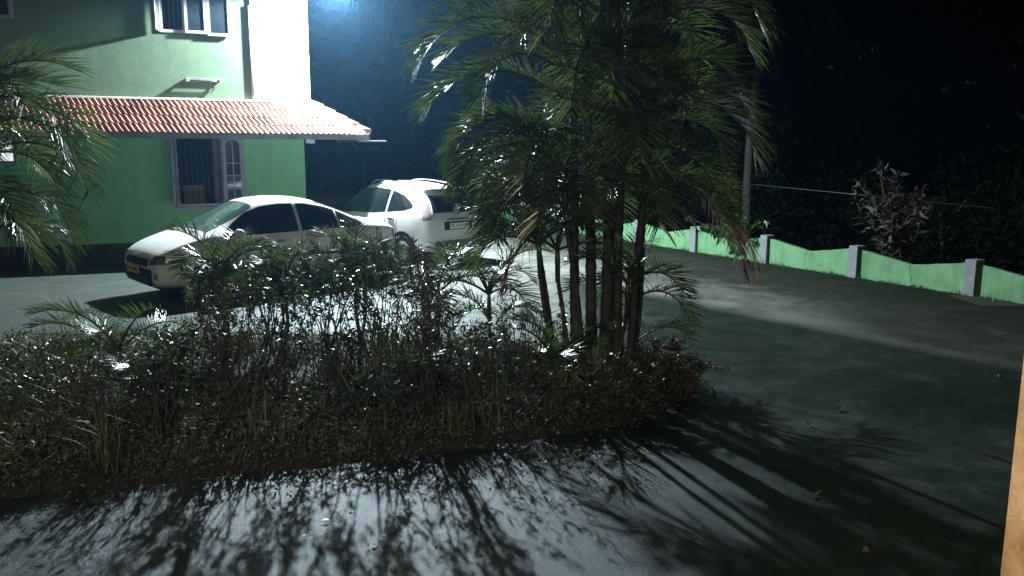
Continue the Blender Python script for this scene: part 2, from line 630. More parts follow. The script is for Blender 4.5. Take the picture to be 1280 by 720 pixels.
def bed():
    V, F = [], []
    cx = sum(p.x for p in BED) / len(BED)
    rings = [(0.0, 0.0), (0.12, 0.05), (0.35, 0.09), (0.7, 0.11)]
    n = len(BED)
    # resample the outline
    pts = []
    for i in range(n):
        p, q_ = BED[i], BED[(i + 1) % n]
        m = max(1, int((q_ - p).length / 0.15))
        for k in range(m):
            w = p.lerp(q_, k / m)
            pts.append(w + Vector((random.uniform(-.03, .03), random.uniform(-.03, .03), 0)))
    N = len(pts)
    for (d, z) in rings:
        for i in range(N):
            t = (pts[(i + 2) % N] - pts[i - 2]).normalized()
            nrm = Vector((-t.y, t.x, 0))
            c = pts[i] + nrm * d
            V.append((c.x, c.y, z + (random.uniform(-.012, .012) if z else -0.01)))
    for r in range(len(rings) - 1):
        for i in range(N):
            F.append((r * N + i, r * N + (i + 1) % N, (r + 1) * N + (i + 1) % N, (r + 1) * N + i))
    F.append(tuple((len(rings) - 1) * N + i for i in range(N)))
    return tag(raw('planting_bed', V, F, M['soil']), kind='structure')


bed()

# ------------------------------------------------------------------ house
TH = R(20)
hc = at(388, 131, 17.0)
HOUSE = empty('house', (hc.x, 17.0, 0), TH, 'pale green two storey house with tiled awning behind the white sedan', 'house')
HM = HOUSE.matrix_basis.copy()
HM = Matrix.Translation(HOUSE.location) @ Matrix.Rotation(TH, 4, 'Z')


def hx(px, y=0.0):
    """local x on the wall plane (local y) seen at photo column px (taken at mid height)"""
    d = ray(px, 200)
    Mi = HM.inverted()
    o_ = Mi @ Vector((0, 0, EYE))
    e = (Mi.to_3x3() @ d)
    k = (y - o_.y) / e.y
    return o_.x + e.x * k


def hz(px, py, y=0.0):
    d = ray(px, py)
    Mi = HM.inverted()
    o_ = Mi @ Vector((0, 0, EYE))
    e = (Mi.to_3x3() @ d)
    k = (y - o_.y) / e.y
    return o_.z + e.z * k


def wall_holes(name, mat, parent, x0, x1, z0, z1, holes, y0=0.0, y1=0.2):
    """a wall slab with real rectangular openings"""
    xs = sorted({x0, x1} | {h[0] for h in holes} | {h[1] for h in holes})
    zs = sorted({z0, z1} | {h[2] for h in holes} | {h[3] for h in holes})
    bm = bmesh.new()
    solid = {}
    for i in range(len(xs) - 1):
        for k in range(len(zs) - 1):
            mx, mz = (xs[i] + xs[i + 1]) / 2, (zs[k] + zs[k + 1]) / 2
            solid[i, k] = not any(h[0] < mx < h[1] and h[2] < mz < h[3] for h in holes)

    def quad(*p):
        bm.faces.new([bm.verts.new(q_) for q_ in p])
    for (i, k), s in solid.items():
        if not s:
            continue
        a, b, c, d = xs[i], xs[i + 1], zs[k], zs[k + 1]
        quad((a, y0, c), (b, y0, c), (b, y0, d), (a, y0, d))
        quad((a, y1, c), (a, y1, d), (b, y1, d), (b, y1, c))
        if not solid.get((i - 1, k), False):
            quad((a, y0, c), (a, y0, d), (a, y1, d), (a, y1, c))
        if not solid.get((i + 1, k), False):
            quad((b, y0, c), (b, y1, c), (b, y1, d), (b, y0, d))
        if not solid.get((i, k - 1), False):
            quad((a, y0, c), (a, y1, c), (b, y1, c), (b, y0, c))
        if not solid.get((i, k + 1), False):
            quad((a, y0, d), (b, y0, d), (b, y1, d), (a, y1, d))
    bmesh.ops.remove_doubles(bm, verts=bm.verts, dist=1e-4)
    return finish(name, bm, mat, parent)


LW = (hx(218), hx(306), hz(250, 258), 2.52)      # lower window
UW = (hx(211), hx(298), hz(255, 43), 6.0)        # upper window
SW = (hx(-28), hx(35), hz(15, 22), 6.0)          # upper window at the left edge
VW = (hx(-26), hx(22), hz(10, 205), 2.42)        # small lit window
X_CREAM = hx(322)
X_LEFT = -7.5
TOPZ = 6.6
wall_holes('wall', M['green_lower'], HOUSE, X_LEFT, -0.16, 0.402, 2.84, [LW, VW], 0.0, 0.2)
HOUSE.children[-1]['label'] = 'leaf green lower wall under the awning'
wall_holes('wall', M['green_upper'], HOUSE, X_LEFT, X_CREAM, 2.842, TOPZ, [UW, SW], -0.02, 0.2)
box('wall', M['cream'], HOUSE, X_CREAM + 0.002, 0.0, -0.06, 0.2, 2.842, TOPZ)
box('wall', M['green_lower'], HOUSE, -0.36, -0.163, 0.202, 7.8, 0.45, 2.84)
box('wall', M['green_upper'], HOUSE, -0.2, -0.003, 0.202, 7.8, 2.842, TOPZ)
box('wall', M['green_lower'], HOUSE, X_LEFT, -0.2, 7.802, 8.0, 0.0, TOPZ)
box('wall', M['green_upper'], HOUSE, X_LEFT - 0.2, X_LEFT - 0.002, 0.0, 8.0, 0.0, TOPZ)
box('plinth', M['plinth'], HOUSE, X_LEFT - 0.05, -0.10, -0.06, 0.25, 0.0, 0.40)
box('roof_slab', M['cream'], HOUSE, X_LEFT - 0.25, 0.05, -0.09, 8.1, TOPZ + 0.002, TOPZ + 0.18, 0.01)
box('floor_slab', M['dark_inside'], HOUSE, X_LEFT + 0.01, -0.38, 0.21, 7.79, 2.7, 2.83)
tube('drain_pipe', M['pipe'], HOUSE, [(X_CREAM - 0.03, -0.05, 3.2), (X_CREAM - 0.03, -0.05, hz(321, 8))], 0.022, 8)


def frame_bm(bm, x0, x1, z0, z1, w, y0, y1):
    bx(bm, x0, x0 + w, y0, y1, z0, z1)
    bx(bm, x1 - w, x1, y0, y1, z0, z1)
    bx(bm, x0 + w + .0005, x1 - w - .0005, y0, y1, z0, z0 + w)
    bx(bm, x0 + w + .0005, x1 - w - .0005, y0, y1, z1 - w, z1)


def make_frame(parent, x0, x1, z0, z1, mullions=()):
    bm = bmesh.new()
    frame_bm(bm, x0 + .002, x1 - .002, z0 + .002, z1 - .002, 0.055, -0.045, 0.09)
    for m in mullions:
        bx(bm, m - 0.025, m + 0.025, -0.03, 0.085, z0 + 0.058, z1 - 0.058)
    return finish('window', bm, M['frame'], parent)


def shutter(parent, hinge, width, z0, z1, angle, arched=False, right=False, y=-0.05):
    """a glazed casement leaf hinged at local x = hinge; angle opens it outwards"""
    e = bmesh.new()
    w, t = 0.055, 0.035
    frame_bm(e, 0.0, width, z0, z1, w, -t / 2, t / 2)
    iw0, iw1, iz0, iz1 = w, width - w, z0 + w, z1 - w
    if arched:
        bx(e, (iw0 + iw1) / 2 - .011, (iw0 + iw1) / 2 + .011, -0.012, 0.012, iz0, iz1)
        zz = [iz0 + (iz1 - iz0) * k for k in (0.22, 0.42, 0.62)]
        for z in zz:
            bx(e, iw0, (iw0 + iw1) / 2 - .0115, -0.011, 0.011, z - .011, z + .011)
            bx(e, (iw0 + iw1) / 2 + .0115, iw1, -0.011, 0.011, z - .011, z + .011)
        # arch spandrels
        n = 8
        cx, rw = (iw0 + iw1) / 2, (iw1 - iw0) / 2
        zs = iz1 - rw * 0.9
        for s in (-1, 1):
            for k in range(n):
                a0, a1 = math.pi / 2 * k / n, math.pi / 2 * (k + 1) / n
                p = [(cx + s * rw * math.cos(a0), zs + rw * 0.85 * math.sin(a0)), (cx + s * rw * math.cos(a1), zs + rw * 0.85 * math.sin(a1))]
                q_ = [(cx + s * rw, p[0][1]), (cx + s * rw * math.cos(a1), iz1), (cx + s * rw, iz1)]
                vs = [e.verts.new((c[0], -0.0135, c[1])) for c in (p[0], p[1], (p[1][0], iz1), (p[0][0], iz1))]
                e.faces.new(vs)
                vs = [e.verts.new((c[0], 0.0135, c[1])) for c in (p[0], p[1], (p[1][0], iz1), (p[0][0], iz1))]
                e.faces.new(vs)
    if right:
        for v in e.verts:
            v.co.x = -v.co.x
    sh = finish('shutter', e, M['frame'], parent)
    sh.location = (hinge, y, 0)
    sh.rotation_euler = (0, 0, angle)
    s = -1 if right else 1
    xs = sorted((s * iw0, s * iw1))
    g = box('pane', M['win_glass'] if abs(angle) < 0.1 else M['clear_glass'], parent, xs[0], xs[1], -0.003, 0.003, iz0, iz1)
    g.location = sh.location
    g.rotation_euler = sh.rotation_euler
    return sh


# lower window: left two thirds open, barred; right leaf closed
wn1 = make_frame(HOUSE, *LW, mullions=(LW[0] + (LW[1] - LW[0]) * 0.68,))
xm = LW[0] + (LW[1] - LW[0]) * 0.68
shutter(wn1, LW[1] - 0.04, LW[1] - xm - 0.045, LW[2] + 0.04, LW[3] - 0.04, 0.0, arched=True, right=True, y=-0.065)
shutter(wn1, LW[0] + 0.03, 0.40, LW[2] + 0.04, LW[3] - 0.04, R(-97), arched=True, y=-0.05)
for k in range(8):
    x = LW[0] + 0.11 + k * 0.1
    tube('bar', M['bar'], wn1, [(x, 0.10, LW[2] + 0.05), (x, 0.10, LW[3] - 0.05)], 0.007, 5)
for k in range(3):
    z = LW[2] + 0.30 + k * 0.36
    tube('bar', M['bar'], wn1, [(LW[0] + 0.05, 0.085, z), (xm - .02, 0.085, z)], 0.006, 4)
bm = bmesh.new()
n = 40
cols = []
for i in range(n + 1):
    x = LW[0] + 0.72 + 0.2 * i / n
    y = 0.26 + 0.03 * math.sin(i * 1.1) + 0.01 * math.sin(i * 2.7)
    cols.append((bm.verts.new((x, y, LW[2] - 0.1)), bm.verts.new((x, y, LW[3]))))
for i in range(n):
    bm.faces.new((cols[i][0], cols[i + 1][0], cols[i + 1][1], cols[i][1]))
finish('curtain', bm, plain('pale_curtain', (0.35, 0.34, 0.33), 0.8, 0.2, 5), wn1, smooth=True)
box('room_wall', M['dark_inside'], HOUSE, X_LEFT + .01, -0.38, 3.0, 3.1, 0.0, 2.69)
box('sill', M['frame'], wn1, LW[0] - 0.04, LW[1] + 0.04, -0.09, -0.001, LW[2] - 0.06, LW[2] - 0.002, 0.005)
cab = box('cabinet', plain('glass_cabinet', (0.30, 0.26, 0.20), 0.3, 0.3, 8), HOUSE, LW[0] - 0.1, LW[0] + 0.5, 2.5, 2.9, 0.4, 1.45, 0.01)

# upper window of three lights, the left leaf standing open
w3 = (UW[1] - UW[0]) / 3
wn2 = make_frame(HOUSE, *UW, mullions=(UW[0] + w3, UW[0] + 2 * w3))
shutter(wn2, UW[0] + 2 * w3 - 0.01, w3 - 0.03, UW[2] + 0.0, UW[3] - 0.04, 0.0, right=True, y=-0.068)
shutter(wn2, UW[1] - 0.005, w3 - 0.0, UW[2] - 0.03, UW[3] - 0.04, 0.0, right=True, y=-0.068)
shutter(wn2, UW[0] + 0.01, 0.42, UW[2] + 0.0, UW[3] - 0.04, R(-99), y=-0.06)
box('room_wall', M['dark_inside'], HOUSE, X_LEFT + .01, -0.38, 1.6, 1.7, 2.85, TOPZ)
for k in range(4):
    x = UW[0] + 0.09 + k * 0.085
    tube('bar', M['bar'], wn2, [(x, 0.10, UW[2] + 0.05), (x, 0.10, UW[3] - 0.05)], 0.007, 5)
wn3 = make_frame(HOUSE, *SW, mullions=((SW[0] + SW[1]) / 2,))
shutter(wn3, SW[1] - 0.01, (SW[1] - SW[0]) / 2 - 0.02, SW[2] - 0.02, SW[3] - 0.04, 0.0, right=True, y=-0.068)
shutter(wn3, SW[0] + 0.01, (SW[1] - SW[0]) / 2 - 0.02, SW[2] - 0.02, SW[3] - 0.04, 0.0, y=-0.068)
# small lit window
wn4 = make_frame(HOUSE, *VW, mullions=((VW[0] + VW[1]) / 2,))
for k in range(2):
    a_ = VW[0] + 0.058 + k * ((VW[1] - VW[0]) / 2 - 0.03)
    box('pane', M['lit_window'], wn4, a_, a_ + (VW[1] - VW[0]) / 2 - 0.085, 0.05, 0.056, VW[2] + 0.058, VW[3] - 0.058)

# awning with clay tiles
RUN, Z0, Z1 = 1.0, 2.52, 3.16
AW = empty('awning', (0, 0, 0))
AW.parent = HOUSE
slope = math.atan2(Z1 - Z0, RUN)
slen = math.hypot(RUN, Z1 - Z0)
bm = bmesh.new()
# boarding under the tiles: front slope, hip, side slope
t_ = 0.03
SL = 3.6
top = [(X_LEFT, -0.061, Z1), (0.0, -0.061, Z1), (0.001, SL, Z1)]
low = [(X_LEFT, -RUN, Z0), (RUN, -RUN, Z0), (RUN, SL, Z0)]
vt = [bm.verts.new(p) for p in top]
vl = [bm.verts.new(p) for p in low]
vt2 = [bm.verts.new((p[0], p[1], p[2] - t_)) for p in top]
vl2 = [bm.verts.new((p[0], p[1], p[2] - t_)) for p in low]
for i in range(2):
    bm.faces.new((vl[i], vl[i + 1], vt[i + 1], vt[i]))
    bm.faces.new((vl2[i], vt2[i], vt2[i + 1], vl2[i + 1]))
    bm.faces.new((vl[i], vl2[i], vl2[i + 1], vl[i + 1]))
finish('boarding', bm, M['white_trim'], AW)
box('fascia', M['grey_trim'], AW, X_LEFT, RUN + 0.02, -RUN - 0.03, -RUN - 0.003, Z0 - 0.10, Z0 + 0.0, 0.004)
box('fascia', M['grey_trim'], AW, RUN + 0.002, RUN + 0.028, -RUN, SL, Z0 - 0.10, Z0 + 0.0, 0.004)
box('flashing', M['cream'], AW, X_LEFT, 0.0, -0.11, -0.062, Z1 + 0.02, Z1 + 0.06, 0.004)
box('gutter', M['grey_trim'], AW, RUN - 0.15, RUN + 0.42, -RUN + 0.25, -RUN + 0.40, Z0 - 0.13, Z0 - 0.103, 0.004)
box('bracket', M['white_trim'], AW, -0.13, 0.05, -0.12, -0.005, Z0 - 0.16, Z0 - 0.08, 0.005)

TW, ROWS = 0.20, 4
TL = slen / ROWS
SK = 0.082


def tile_mesh():
    """interlocking clay tile: two raised rolls, tail end lifted over the course below"""
    n = 16
    bm = bmesh.new()
    prof = []
    for i in range(n + 1):
        u = i / n
        h = 0.034 * (0.5 + 0.5 * math.sin(u * 2 * math.pi * 2)) ** 2.6
        prof.append((u * (TW - 0.004), h))
    tk = 0.014
    lo_t = [bm.verts.new((x, -0.0, 0.022 + tk + h)) for x, h in prof]
    hi_t = [bm.verts.new((x - 0.105 * (TL + 0.05) / TL, TL + 0.05, 0.002 + tk + h)) for x, h in prof]
    lo_b = [bm.verts.new((x, 0.0, 0.018 + h * 0.6)) for x, h in prof]
    for i in range(n):
        bm.faces.new((lo_t[i], lo_t[i + 1], hi_t[i + 1], hi_t[i]))
        bm.faces.new((lo_b[i], lo_b[i + 1], lo_t[i + 1], lo_t[i]))
    me = bpy.data.meshes.new('tile')
    bm.to_mesh(me)
    bm.free()
    me.materials.append(M['tile'])
    return me


TME = tile_mesh()


def lay(origin, along, down_up, length, x_start, hip):
    """lay courses; origin = eave corner start, along = unit eave direction, hip = (sign) clip at the hip line"""
    along = Vector(along)
    up = Vector(down_up).normalized()
    nrm = along.cross(up)
    for r in range(ROWS):
        n = int(length / TW) + 2
        for c in range(n):
            xo = x_start + (c - 1) * TW - r * SK
            p = Vector(origin) + along * xo + up * (r * TL - 0.03)
            mat4 = Matrix((along, up, nrm)).transposed().to_4x4()
            mat4.translation = p
            # clip against the hip
            xa, xb = xo, xo + TW
            lim0, lim1 = hip(r * TL), hip((r + 1) * TL)
            lo, hi = min(lim0[0], lim1[0]), max(lim0[1], lim1[1])
            if xb < lo or xa > hi:
                continue
            inside = xa >= max(lim0[0], lim1[0]) and xb <= min(lim0[1], lim1[1])
            if inside:
                me = TME
            else:
                bm = bmesh.new()
                bm.from_mesh(TME)
                # planes of the two hip edges in tile space
                for side in (0, 1):
                    q0, q1 = hip(0.0)[side], hip(slen)[side]
                    a0 = Vector((q0 - xo, -(r * TL - 0.03), 0))
                    a1 = Vector((q1 - xo, slen - (r * TL - 0.03), 0))
                    d = (a1 - a0)
                    no = Vector((d.y, -d.x, 0)) * (1 if side == 1 else -1)
                    bmesh.ops.bisect_plane(bm, geom=bm.verts[:] + bm.edges[:] + bm.faces[:], plane_co=a0, plane_no=no, clear_outer=True)
                if len(bm.faces) == 0:
                    bm.free()
                    continue
                me = bpy.data.meshes.new('tile')
                bm.to_mesh(me)
                bm.free()
            t = bpy.data.objects.new('tile', me)
            link(t, AW)
            t.matrix_local = mat4 @ Matrix.Rotation(random.gauss(0, 0.012), 4, 'Z')


LEN = RUN - X_LEFT
lay((X_LEFT, -RUN, Z0), (1, 0, 0), (0, RUN - .06, Z1 - Z0), LEN + 0.1, 0.0, lambda u: (0.0, LEN - u / slen * RUN))
lay((RUN, -RUN, Z0), (0, 1, 0), (-RUN, 0, Z1 - Z0), RUN + SL, 0.0, lambda u: (u / slen * RUN, RUN + SL))
# half round hip tiles
for k in range(5):
    a0 = Vector((RUN + 0.03, -RUN - 0.03, Z0 + 0.05)).lerp(Vector((0.0, -0.03, Z1 + 0.05)), k / 5)
    a1 = Vector((RUN + 0.03, -RUN - 0.03, Z0 + 0.05)).lerp(Vector((0.0, -0.03, Z1 + 0.05)), (k + 1.12) / 5)
    tube('hip_tile', M['tile'], AW, [a0 + Vector((0, 0, .012)), a1 - Vector((0, 0, .008))], [0.062, 0.05], 10)

# unlit tube light fitting on the upper wall
lx0, lx1, lz = hx(239), hx(282), hz(260, 102)


def H(x, y, z):
    return HM @ Vector((x, y, z))


tl = empty('tube_light', H((lx0 + lx1) / 2, -0.02, lz), TH, 'unlit tube light fitting on the upper wall above the awning', 'light fitting')
hw = (lx1 - lx0) / 2
box('housing', M['metal_grey'], tl, -hw, hw, -0.05, -0.002, 0.015, 0.06, 0.004)
tube('glass_tube', M['win_glass'], tl, [(-hw + .03, -0.075, 0.0), (hw - .03, -0.075, 0.0)], 0.016, 8)
for s in (-1, 1):
    box('holder', M['metal_grey'], tl, min(s * hw, s * (hw - .03)), max(s * hw, s * (hw - .03)), -0.10, -0.052, -0.025, 0.05, 0.003)
tube('wire', M['wire'], tl, [(hw - .06, -.02, .0), (hw - .09, -.015, -.08), (hw - .16, -.01, -.2)], 0.004, 4)

# the lit flood lamp on a bracket at the house corner
LP = at(419, -14, 16.62)
lamp = empty('flood_lamp', LP, TH, 'lit flood lamp on a bracket at the house corner', 'lamp')
box('housing', M['metal_grey'], lamp, -0.16, 0.16, -0.11, 0.11, 0.14, 0.21, 0.01)
box('lens', M['lamp_lens'], lamp, -0.13, 0.13, -0.08, 0.08, 0.128, 0.1385)
Linv = (Matrix.Translation(LP) @ Matrix.Rotation(TH, 4, 'Z')).inverted()
wp = Linv @ H(-0.25, -0.06, LP.z + 0.45)
tube('arm', M['metal_grey'], lamp, [wp, wp + Vector((0, -0.3, 0.05)), (0, 0.12, 0.32), (0, 0, 0.21)], 0.02, 8)
box('wall_plate', M['metal_grey'], lamp, wp.x - .06, wp.x + .06, wp.y - .012, wp.y - .001, wp.z - .1, wp.z + .1)
ld = bpy.data.lights.new('flood_light', 'SPOT')
ld.spot_size = R(170)
ld.spot_blend = 0.15
ld.energy = LAMP_POWER
ld.color = LAMP_COL
ld.shadow_soft_size = 0.07
lo = bpy.data.objects.new('flood_light', ld)
lo.location = (0, 0, 0.02)
link(lo, lamp)


# ------------------------------------------------------------------ yard wall
wall = empty('boundary_wall', P3, math.atan2(wdir.y, wdir.x), 'low lime green boundary wall with dipping tops and grey pillars', 'wall')
# local x runs away from the camera, local +y side?
WI = (Matrix.Translation(P3) @ Matrix.Rotation(math.atan2(wdir.y, wdir.x), 4, 'Z')).inverted()
ys = 1 if (WI.to_3x3() @ wnorm).y > 0 else -1    # yard side
HP, HW, HV = 0.56, 0.50, 0.355
NB0, NB1 = -3, 8
pme = None
for k in range(NB0, NB1 + 1):
    x = k * bay
    if pme is None:
        bm = bmesh.new()
        bx(bm, -0.09, 0.09, -0.11, 0.11, -0.1, HP)
        bmesh.ops.bevel(bm, geom=bm.edges[:], offset=0.006, segments=1, affect='EDGES')
        o = finish('pillar', bm, M['pillar_grey'], wall)
        pme = o.data
    else:
        o = link(bpy.data.objects.new('pillar', pme), wall)
    o.location = (x, 0, 0)
    if k == NB1:
        break
    # the panel between this pillar and the next: top dips to a shallow V, then one mortar crack
    bm = bmesh.new()
    L0, L1 = x + 0.092, x + bay - 0.092
    prof = []
    for i in range(17):
        t = i / 16
        v = 0.48
        z = HW - (HW - HV) * (t / v) ** 0.92 if t < v else HV + (HW - HV) * ((t - v) / (1 - v)) ** 1.05
        prof.append((L0 + (L1 - L0) * t, z + random.uniform(-.004, .004)))
    fr = [(bm.verts.new((px_, -0.05, -0.1)), bm.verts.new((px_, -0.05, z)), bm.verts.new((px_, 0.05, z + 0.006)), bm.verts.new((px_, 0.05, -0.1))) for px_, z in prof]
    for i in range(16):
        for j in range(3):
            bm.faces.new((fr[i][j], fr[i + 1][j], fr[i + 1][j + 1], fr[i][j + 1]))
    bm.faces.new(fr[0])
    bm.faces.new(fr[-1])
    finish('panel', bm, M['green_yard_wall'], wall)
    # crack running down the panel
    cx = x + bay * (0.46 + 0.06 * random.random())
    bm = bmesh.new()
    pts = []
    zc = HV + 0.008
    xx = cx
    while zc > 0.05:
        pts.append((xx, ys * 0.0505, zc))
        zc -= 0.035
        xx += random.uniform(-0.016, 0.016)
    vs = [(bm.verts.new((p[0] - 0.004 - 0.006 * random.random(), p[1], p[2])), bm.verts.new((p[0] + 0.004, p[1] + ys * .001, p[2]))) for p in pts]
    for i in range(len(vs) - 1):
        bm.faces.new((vs[i][0], vs[i][1], vs[i + 1][1], vs[i + 1][0]))
    finish('crack', bm, M['plinth'], wall)


# weeds along the foot of the wall, nobody could count them
def weeds():
    n = 3600
    t = rng.uniform(-2.2 * bay, 5.5 * bay, n)
    clump = 0.35 + 0.65 * np.clip(np.sin(t * 3.1) * np.sin(t * 7.7 + 1.0) + 0.4, 0, 1)
    off = 0.06 + np.abs(rng.normal(0, 0.10, n)) * clump
    px_ = P3.x + wdir.x * t + wnorm.x * off
    py_ = P3.y + wdir.y * t + wnorm.y * off
    h = (0.02 + 0.07 * rng.random(n)) * clump
    d = rng.normal(0, 0.6, (n, 3))
    d[:, 2] = 0.4 + rng.random(n)
    side = np.cross(d, rng.normal(0, 1, (n, 3)))
    side /= np.linalg.norm(side, axis=1, keepdims=True)
    d /= np.linalg.norm(d, axis=1, keepdims=True)
    c = np.stack([px_, py_, np.full(n, 0.0)], 1)
    w = (0.004 + 0.010 * rng.random(n))[:, None]
    V = np.stack([c - side * w * .5, c + side * w * .5, c + d * h[:, None] + side * w * .3, c + d * h[:, None] * 1.5], 1).reshape(-1, 3)
    tag(raw_np('weeds', V, np.arange(n * 4).reshape(n, 4), M['creeper']), 'thin weeds along the foot of the green boundary wall', 'weeds', kind='stuff')


weeds()

# ------------------------------------------------------------------ cars
def build_car(root, st, paint, cfg):
    # half ring of 9 points for each station, mirrored
    bm = bmesh.new()
    rings = []
    for (x, zb, zbelt, zr, w, wb, wr) in st:
        zm = zb + (zbelt - zb) * 0.5
        half = [(0, zb), (w * 0.78, zb), (w * 0.97, zb + (zbelt - zb) * 0.18), (w, zm), (wb + 0.005, zbelt - 0.02), (wb - 0.02, zbelt + min(0.03, (zr - zbelt) * 0.3)),
                (wr + 0.0, zr - min(0.07, (zr - zbelt) * 0.35)), (wr * 0.72, zr - 0.008), (0, zr + 0.012)]
        ring = [bm.verts.new((x, y, z)) for y, z in half]
        ring += [bm.verts.new((x, -y, z)) for y, z in half[-2:0:-1]]
        rings.append(ring)
    n = len(rings[0])
    for i in range(len(rings) - 1):
        for k in range(n):
            bm.faces.new((rings[i][k], rings[i][(k + 1) % n], rings[i + 1][(k + 1) % n], rings[i + 1][k]))
    bm.faces.new(rings[0][::-1])
    bm.faces.new(rings[-1])
    bmesh.ops.recalc_face_normals(bm, faces=bm.faces)
    me = bpy.data.meshes.new('tmp')
    bm.to_mesh(me)
    bm.free()
    tmp = bpy.data.objects.new('tmp', me)
    C.objects.link(tmp)
    sm = tmp.modifiers.new('s', 'SUBSURF')
    sm.levels = 3
    sm.render_levels = 3
    dg = bpy.context.evaluated_depsgraph_get()
    dg.update()
    me2 = bpy.data.meshes.new_from_object(tmp.evaluated_get(dg))
    bpy.data.objects.remove(tmp)
    me2.name = 'body'
    me2.materials.clear()
    me2.materials.append(paint)
    me2.shade_smooth()
    body = link(bpy.data.objects.new('body', me2), root)
    bvh = BVHTree.FromPolygons([v.co.copy() for v in me2.vertices], [tuple(p.vertices) for p in me2.polygons])

    def proj(name, mat, grid, direction, off=0.006, parent=root):
        """lay a panel (rows of points) on the body along a direction"""
        d = Vector(direction).normalized()
        V, rows = [], []
        for row in grid:
            idx = []
            for p in row:
                h, nn, _, _ = bvh.ray_cast(Vector(p) - d * 3.0, d)
                if h is None:
                    h2 = bvh.find_nearest(Vector(p))
                    h, nn = h2[0], h2[1]
                if nn.dot(d) > 0:
                    nn = -nn
                idx.append(len(V))
                V.append(h + nn * off)
            rows.append(idx)
        F = []
        for i in range(len(rows) - 1):
            for k in range(len(rows[i]) - 1):
                F.append((rows[i][k], rows[i][k + 1], rows[i + 1][k + 1], rows[i + 1][k]))
        return raw(name, V, F, mat, parent, smooth=True)

    def strip(x0, x1, lo_f, hi_f, nx=18, nz=6):
        g = []
        for i in range(nx + 1):
            x = x0 + (x1 - x0) * i / nx
            a_, b_ = lo_f(x), hi_f(x)
            g.append([(x, 0, a_ + (b_ - a_) * k / nz) for k in range(nz + 1)])
        return g

    for s in (1, -1):
        for (nm, mat, x0, x1, lo_f, hi_f, off) in cfg['side']:
            proj(nm, M[mat], strip(x0, x1, lo_f, hi_f), (0, -s, 0), off)
        for (x, z) in cfg['handles']:
            h, nn, _, _ = bvh.ray_cast(Vector((x, 3 * s, z)), Vector((0, -s, 0)))
            bm = bmesh.new()
            bx(bm, x - 0.09, x + 0.09, h.y - 0.005, h.y + 0.03 * s, z - 0.014, z + 0.014) if s > 0 else bx(bm, x - 0.09, x + 0.09, h.y - 0.03, h.y + 0.005, z - 0.014, z + 0.014)
            finish('door_handle', bm, M[cfg['handle_mat']], root, bevel=0.005)
        # door seams
        for x in cfg['seams']:
            proj('door_seam', M['black'], [[(x - 0.006, 0, z), (x + 0.006, 0, z)] for z in np.linspace(0.32, 0.90, 8)], (0, -s, 0), 0.003)
        # mirror
        mx, mz = cfg['mirror']
        h, nn, _, _ = bvh.ray_cast(Vector((mx, 3 * s, mz)), Vector((0, -s, 0)))
        bm = bmesh.new()
        bmesh.ops.create_icosphere(bm, subdivisions=3, radius=1.0)
        for v in bm.verts:
            c = v.co
            v.co = Vector((mx + c.x * 0.07 - 0.03 * abs(c.y), h.y + s * 0.13 + c.y * 0.115, mz + 0.05 + c.z * 0.072))
        finish('mirror', bm, M[cfg['mirror_mat']], root, smooth=True)
        # wheel arches and wheels
        for x in cfg['axles']:
            r = cfg['wr']
            g = []
            for k in range(25):
                a_ = math.pi * 2 * k / 24
                g.append([(x + rr * math.cos(a_), 0, max(0.19, r + rr * math.sin(a_))) for rr in (0.02, r * 0.6, r + 0.045)])
            proj('wheel_arch', M['black'], g, (0, -s, 0), 0.004)
            h, nn, _, _ = bvh.ray_cast(Vector((x, 3 * s, r + 0.1)), Vector((0, -s, 0)))
            wl = empty('wheel', (x, h.y + s * 0.012, r))
            wl.parent = root
            bm = bmesh.new()
            prof = [(r * 0.62, 0.0), (r * 0.70, 0.012), (r * 0.9, 0.012), (r * 0.98, -0.012), (r, -0.04), (r, -0.15), (r * .95, -0.18), (r * .6, -0.18)]
            N = 28
            rg = [[bm.verts.new((rr * math.cos(2 * math.pi * k / N), yy * s, rr * math.sin(2 * math.pi * k / N))) for rr, yy in prof] for k in range(N)]
            for k in range(N):
                for j in range(len(prof) - 1):
                    bm.faces.new((rg[k][j], rg[k][j + 1], rg[(k + 1) % N][j + 1], rg[(k + 1) % N][j]))
            finish('tyre', bm, M['black'], wl, smooth=True)
            bm = bmesh.new()
            bmesh.ops.create_circle(bm, cap_ends=True, segments=24, radius=r * 0.62, matrix=Matrix.Translation((0, -s * 0.045, 0)) @ Matrix.Rotation(R(90), 4, 'X'))
            for k in range(7):
                a_ = 2 * math.pi * k / 7
                ux, uz = math.cos(a_), math.sin(a_)
                vx, vz = -uz, ux
                p = []
                for (rr, ww, yy) in ((0.02, 0.028, -0.004), (r * 0.62, 0.02, -0.012)):
                    p.append([(ux * rr + vx * ww, yy * s, uz * rr + vz * ww), (ux * rr - vx * ww, yy * s, uz * rr - vz * ww)])
                vs = [bm.verts.new(c) for c in (p[0][0], p[0][1], p[1][1], p[1][0])]
                bk = [bm.verts.new((v.co.x, -0.04 * s, v.co.z)) for v in vs]
                bm.faces.new(vs)
                for j in range(4):
                    bm.faces.new((vs[j], vs[(j + 1) % 4], bk[(j + 1) % 4], bk[j]))
            finish('rim', bm, M['rim'], wl)
    return body, bvh, proj


def lerp_f(pts):
    xs = [p[0] for p in pts]
    zs = [p[1] for p in pts]
    return lambda x: float(np.interp(x, xs, zs))


